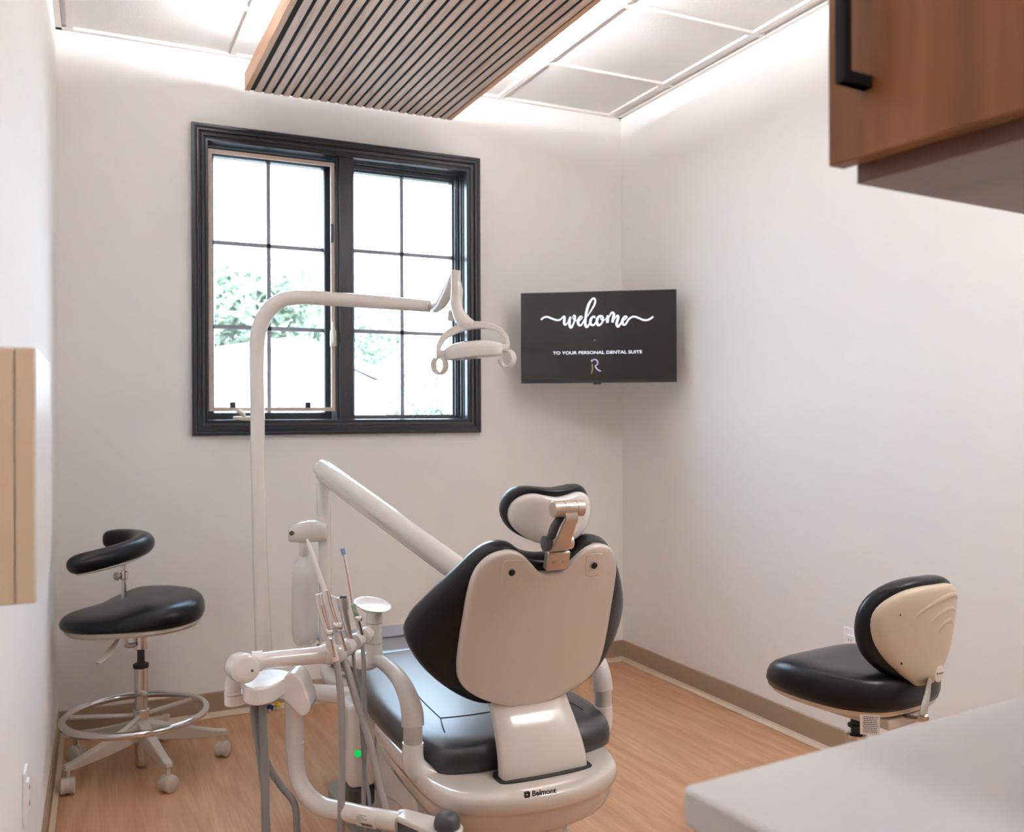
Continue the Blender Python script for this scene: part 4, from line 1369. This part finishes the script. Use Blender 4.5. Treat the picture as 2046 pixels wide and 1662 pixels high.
# seat
q = [(-2.545, -.535), (-2.49, -.615), (-2.40, -.665), (-2.30, -.700), (-2.205, -.700), (-2.125, -.645), (-2.085, -.545), (-2.09, -.43), (-2.135, -.33), (-2.21, -.265), (-2.30, -.235), (-2.375, -.265), (-2.43, -.335), (-2.49, -.39), (-2.545, -.445)]
out = spline(q, 4, True)
def stool_seat(x, y, z):
    t = (x + 2.55) / .46
    k = .55 + .45 * min(1, max(0, t * 1.7))
    dip = -.010 * math.exp(-((x + 2.40) / .07) ** 2) - .03 * max(0, -(y + .45)) * (1 if z > .56 else 0)
    return V((x, y, .530 + (z - .530) * k + (dip if z > .56 else 0) + .02 * t - .008))
obj('seat', pad(out, [(.90, .522), (.965, .526), (.992, .540), (1.0, .556), (.99, .574), (.96, .590), (.90, .600), (.78, .607), (.6, .610)], stool_seat, 5, (-2.29, -.46)), BLACK, ls, angle=180)
obj('seat_pan', pad(out, [(.80, .500), (.90, .503), (.935, .512), (.935, .524)], lambda x, y, z: V((x, y, z + .02 * (x + 2.55) / .46 - .006)), 3, (-2.29, -.46)), STOOLP, ls)
obj('mount_block', lt([(.020, .418), (.0235, .421), (.0235, .468), (.019, .472)], SC, (0, 0, 1), 24), CHROME, ls)
bm = bmesh.new()
box(bm, (SC.x - .13, SC.y - .08, .486), (SC.x + .08, SC.y + .08, .502))
obj('mount_plate', bm, STOOLP, ls, bevel=.003)
bm = tb([SC + V((-.02, -.02, .44)), SC + V((-.05, -.03, .445)), SC + V((-.055, -.03, .485))], [.008, .010, .010], 12, 4)
obj('height_lever', bm, CHROME, ls)
bm = tb([SC + V((-.075, -.10, .488)), SC + V((-.11, -.15, .448)), SC + V((-.145, -.19, .430))], [.006, .014, .012], 12, 4, flat=.35)
obj('paddle', bm, STOOLP, ls)
# torso bar
bar = [(-2.515, -.590, .748), (-2.495, -.585, .750), (-2.44, -.565, .757), (-2.365, -.525, .768), (-2.305, -.47, .780), (-2.278, -.40, .787), (-2.295, -.32, .790), (-2.345, -.26, .790), (-2.39, -.235, .786), (-2.405, -.23, .785)]
bm = tb(bar, [.022, .034, .037, .037, .037, .038, .037, .036, .033, .022], 22, 6, flat=.97, updir=(0, 0, 1))
tbar = obj('torso_bar', bm, BLACK, ls, angle=180)
for v in tbar.data.vertices:
    pass
bm = bmesh.new()
ball(bm, bar[1], .033, .031, .031)
obj('bar_end', bm, BLACK, ls)
bm = tb([(x, y, z - .030) for x, y, z in bar[1:6]], [.016, .022, .024, .022, .016], 14, 4, flat=.4, updir=(0, 0, 1))
obj('bar_shell', bm, STOOLP, ls)
bp = V((-2.345, -.42, 0))
bm = tb([bp + V((0, 0, .46)), bp + V((0, 0, .755))], [.0085, .0085], 14)
obj('bar_post', bm, CHROME, ls)
obj('bar_clamp', lt([(.011, .664), (.0145, .667), (.0145, .690), (.011, .693)], bp, (0, 0, 1), 20), CHROME, ls)
bm = lt([(.004, 0), (.005, .012), (.014, .014), (.015, .022), (.010, .026)], bp + V((-.008, -.004, .678)), (-.9, -.45, 0), 16)
obj('clamp_knob', bm, STEEL, ls)

# ------------------------------------------------------------------ operator stool, right
RC = V((-.672, -2.185, 0))
AZ = math.radians(-8)
ff = V((math.sin(AZ), math.cos(AZ), 0))
ll = V((math.cos(AZ), -math.sin(AZ), 0))
rs = thing('operator_stool', 'black operator stool with a tan backed oval backrest beside the right wall', 'stool', RC)
R = lambda a, b, z: RC + ll * a + ff * b + ez * z
star_base(rs, RC, .28, math.radians(20))
obj('column', lt([(.023, .06), (.025, .07), (.025, .40), (.0275, .402), (.0275, .412), (.02, .415)], RC, (0, 0, 1), 24), CHROME, rs, angle=35)
obj('gas_rod', lt([(.0135, .40), (.0135, .49)], RC, (0, 0, 1), 20), RUBBER, rs)
obj('rod_flange', lt([(.014, .428), (.021, .430), (.021, .436), (.014, .438)], RC, (0, 0, 1), 24), RUBBER, rs)
half = [(0, .200), (.078, .197), (.136, .175), (.170, .128), (.190, .05), (.190, -.05), (.168, -.12), (.126, -.165), (.07, -.182), (0, -.187)]
out = spline(mirror(half), 3, True)
def rseat(u, v, w_):
    fall = -.045 * max(0, (v - .05) / .16) ** 2 if w_ > .55 else -.006 * max(0, (v - .05) / .16)
    return R(u + .012, v + .015, w_ + fall + .008)
obj('seat', pad(out, [(.90, .512), (.97, .516), (.995, .532), (1.0, .552), (.985, .572), (.95, .586), (.88, .594), (.75, .598)], rseat, 5, (0, 0)), BLACK, rs, angle=180)
obj('seat_pan', pad(out, [(.85, .500), (.93, .502), (.945, .508), (.945, .516)], lambda u, v, w_: R(u + .012, v + .015, w_ + .008), 3, (0, 0)), STOOLB, rs)
bm = bmesh.new()
obox(bm, R(0, -.03, .488), ll, ff, ez, .08, .12, .013)
obj('mechanism', bm, STOOLP, rs, bevel=.004)
# warning tag hanging under the seat
tgc = P(1738, 1448, 2.06)
bm = bmesh.new()
tl = (rt * .98 - fw * .2).normalized()
obox(bm, tgc, tl, ez, tl.cross(ez), .021, .022, .0006)
tg = obj('care_tag', bm, LABELP, rs, smooth=False)
bm = bmesh.new()
rr = random.Random(5)
for j in range(9):
    xx = -.016 + rr.uniform(0, .003)
    while xx < .015:
        w1 = rr.uniform(.0015, .004)
        obox(bm, tgc + tl * (xx + w1 / 2) + ez * (.018 - j * .0042) - tl.cross(ez) * -.0009, tl, ez, tl.cross(ez), w1 / 2, .0007, .0002)
        xx += w1 + .001
obj('tag_print', bm, PRINT, tg, smooth=False)
# backrest
BZ = .730
BA = math.radians(-3)
bf = V((math.sin(BA), math.cos(BA), 0))
bl_ = V((math.cos(BA), -math.sin(BA), 0))
tilt = math.radians(8)
bu = ez * math.cos(tilt) - bf * math.sin(tilt)
bn = bf * math.cos(tilt) + ez * math.sin(tilt)
BO = P(1857, 1262, 2.22)
B_ = lambda u, v, w_: BO + bl_ * u + bu * v + bn * w_
curve = lambda u: 2.4 * u * u
half = [(0, .130), (.048, .127), (.094, .112), (.132, .078), (.150, .03), (.149, -.025), (.130, -.075), (.096, -.108), (.05, -.125), (0, -.130)]
out = spline(mirror(half), 3, True)
obj('backrest_cushion', pad(out, [(.88, .004), (.97, .006), (1.0, .018), (1.0, .032), (.97, .048), (.90, .058), (.75, .063)], lambda u, v, w_: B_(u, v, w_ + curve(u)), 5, (0, 0)), BLACK, rs, angle=180)
half = [(0, .118), (.05, .115), (.095, .100), (.132, .068), (.146, .03), (.138, -.02), (.112, -.065), (.075, -.10), (.045, -.122), (.028, -.132), (0, -.133)]
out = spline(mirror(half), 3, True)
bs = obj('backrest_shell', pad(out, [(.97, .008), (1.0, .004), (1.0, -.006), (.97, -.012), (.90, -.015), (.7, -.017)], lambda u, v, w_: B_(u, v, w_ + curve(u)), 5, (0, 0)), STOOLB, rs, angle=60)
for arc in ([(-.072, .040), (-.040, .066), (.0, .084), (.04, .090), (.08, .084), (.105, .068)], [(-.022, .028), (.0, .046), (.03, .056), (.065, .054), (.098, .040)], [(.006, .002), (.022, .018), (.045, .026), (.07, .022), (.088, .010)]):
    q = [B_(u, v, -.0150 + curve(u)) for u, v in spline(arc, 3)]
    k_ = len(q)
    rad = [.0075 * math.sin(PI * (k + .6) / (k_ + .2)) ** .5 + .0004 for k in range(k_)]
    obj('rib', tb(q, rad, 10, 1, flat=.55, updir=tuple(bn)), STOOLB, bs)
for u, v in ((-.10, .05), (-.085, -.07)):
    obj('screw', lt([(.0035, 0), (.0035, .0012), (.0012, .0014), (.0012, .0006)], B_(u, v, -.0145 + curve(u)), -bn, 12), PRINT, bs)
bm = pad([(math.cos(t) * .016, math.sin(t) * .021) for t in [2 * PI * k / 24 for k in range(24)]], [(1, 0), (1, -.001), (.97, -.0013)], lambda u, v, w_: B_(u + .034, v - .106, w_ - .0155 + curve(u)), 2)
stk = obj('oval_sticker', bm, LABELP, bs)
text('Brewer', .0085, PRINT, 'sticker_lettering', frame_matrix(B_(.034, -.103, -.0182), bl_, bu), stk, extrude=.0002)
bm = tb([P(1856, 1362, 2.215), P(1854, 1378, 2.185), P(1849, 1405, 2.16), P(1844, 1430, 2.15)], [.013, .013, .013, .013], 14, 4, flat=.45, updir=tuple(-bn))
tube(bm, [P(1844, 1428, 2.15), P(1840, 1437, 2.17), R(.02, -.10, .488)], [.012, .012, .012], 12, 4, flat=.5, updir=(0, 0, 1))
obj('backrest_stem', bm, STEEL, rs)

# ================================================================== OUTSIDE
LEAF = [mat('leaves_' + str(i), c_, .6) for i, c_ in enumerate(((.28, .34, .25), (.31, .37, .27), (.27, .33, .27), (.36, .30, .29)))]  # leaf tones paled, bright outdoor haze put into the colour
for m in LEAF:
    m.name = 'leaf_hazed'
BARK = mat('bark', (.16, .11, .08), .8)
GROUND = mat('greyed_lawn', (.17, .165, .155), .9)  # lawn greyed so that it bounces no green light indoors
struct('ground', bx(((-40, .35, -.9), (60, 60, -.8))), GROUND, smooth=False)
def tree(name, label, x, y, h, r, leaf, n=1500, ls_=.16, low=.2, group=None):
    t = thing(name, label, 'tree', (x, y, -.8), group)
    rr = random.Random(int(x * 31 + y * 7))
    obj('trunk', tb([(x, y, -.8), (x + .05, y, h * .35 - .8), (x - .04, y + .03, h * .8 - .8)], [.16, .12, .04], 10, 3), BARK, t)
    bm = bmesh.new()
    blobs = [(V((rr.gauss(0, .45) * r, rr.gauss(0, .45) * r, h * (low + (1 - low) * rr.random()) - .8)), r * rr.uniform(.35, .6)) for _ in range(16)]
    for k in range(n):
        c0, br_ = blobs[k % 16]
        d = V((rr.gauss(0, 1), rr.gauss(0, 1), rr.gauss(0, .8))).normalized() * br_ * rr.uniform(.6, 1)
        p = V((x, y, 0)) + c0 + d
        a = V((rr.gauss(0, 1), rr.gauss(0, 1), rr.gauss(0, 1))).normalized()
        b = a.orthogonal().normalized()
        s = ls_ * rr.uniform(.6, 1.3)
        m_ = bm.verts.new(p + a.cross(b) * s * .25)
        vs = [bm.verts.new(p + a * s), bm.verts.new(p + b * s * .45), bm.verts.new(p - a * s), bm.verts.new(p - b * s * .45)]
        for i in range(4):
            bm.faces.new((vs[i], vs[(i + 1) % 4], m_))
    obj('foliage', bm, leaf, t, smooth=False)
tree('tree', 'large leafy green tree seen through the left casement, behind the house', 2.0, 24, 6.3, 2.3, LEAF[1], 3200, .26)
tree('tree', 'green tree behind the house roof, seen beside the window mullion', 6.4, 31.5, 6.4, 2.6, LEAF[0], 2600, .28)
tree('tree', 'distant green tree seen low in the right hand window', 12.0, 44.5, 6.4, 3.2, LEAF[2], 2600, .3)
tree('shrub', 'bright green bush low in the right window beside the frame', 2.55, 9.0, 2.75, .95, LEAF[1], 2400, .10, .1)
tree('shrub', 'reddish leaved bush in the right window near the house', 4.7, 16.2, 3.1, .8, LEAF[3], 1500, .12, .2)
house = thing('house', 'pale neighbouring house with a light hipped roof beyond the window', 'house', (2.4, 15, -.8))
ROOF = mat('pale_roof', (.70, .68, .66), .8)
HW = mat('house_siding', (.74, .72, .68), .7)
obj('walls', bx(((-3.2, 13.4, -.8), (3.0, 19, 1.95))), HW, house, smooth=False)
bm = bmesh.new()
x0, x1, xr, y0, y1, z0, z1 = -3.6, 3.3, 1.3, 13.1, 19.3, 1.95, 2.75
lo_ = [(x0, z0), (xr, z1), (x1, z0), (x1 - .1, z0 - .12), (xr, z1 - .15), (x0 + .1, z0 - .12)]
prism(bm, [V((x, y0, z)) for x, z in lo_], (0, y1 - y0, 0))
obj('roof', bm, ROOF, house, smooth=False)
bm = bmesh.new()
prism(bm, [V((x0 + .5, 13.41, z0 - .02)), V((xr, 13.41, z1 - .12)), V((x1 - .5, 13.41, z0 - .02))], (0, 5.5, 0))
obj('gable', bm, HW, house, smooth=False)
for x in (-.75, .9):
    obj('window', bx(((x, 13.34, .9), (x + .7, 13.4, 1.6))), GREYB, house, smooth=False)
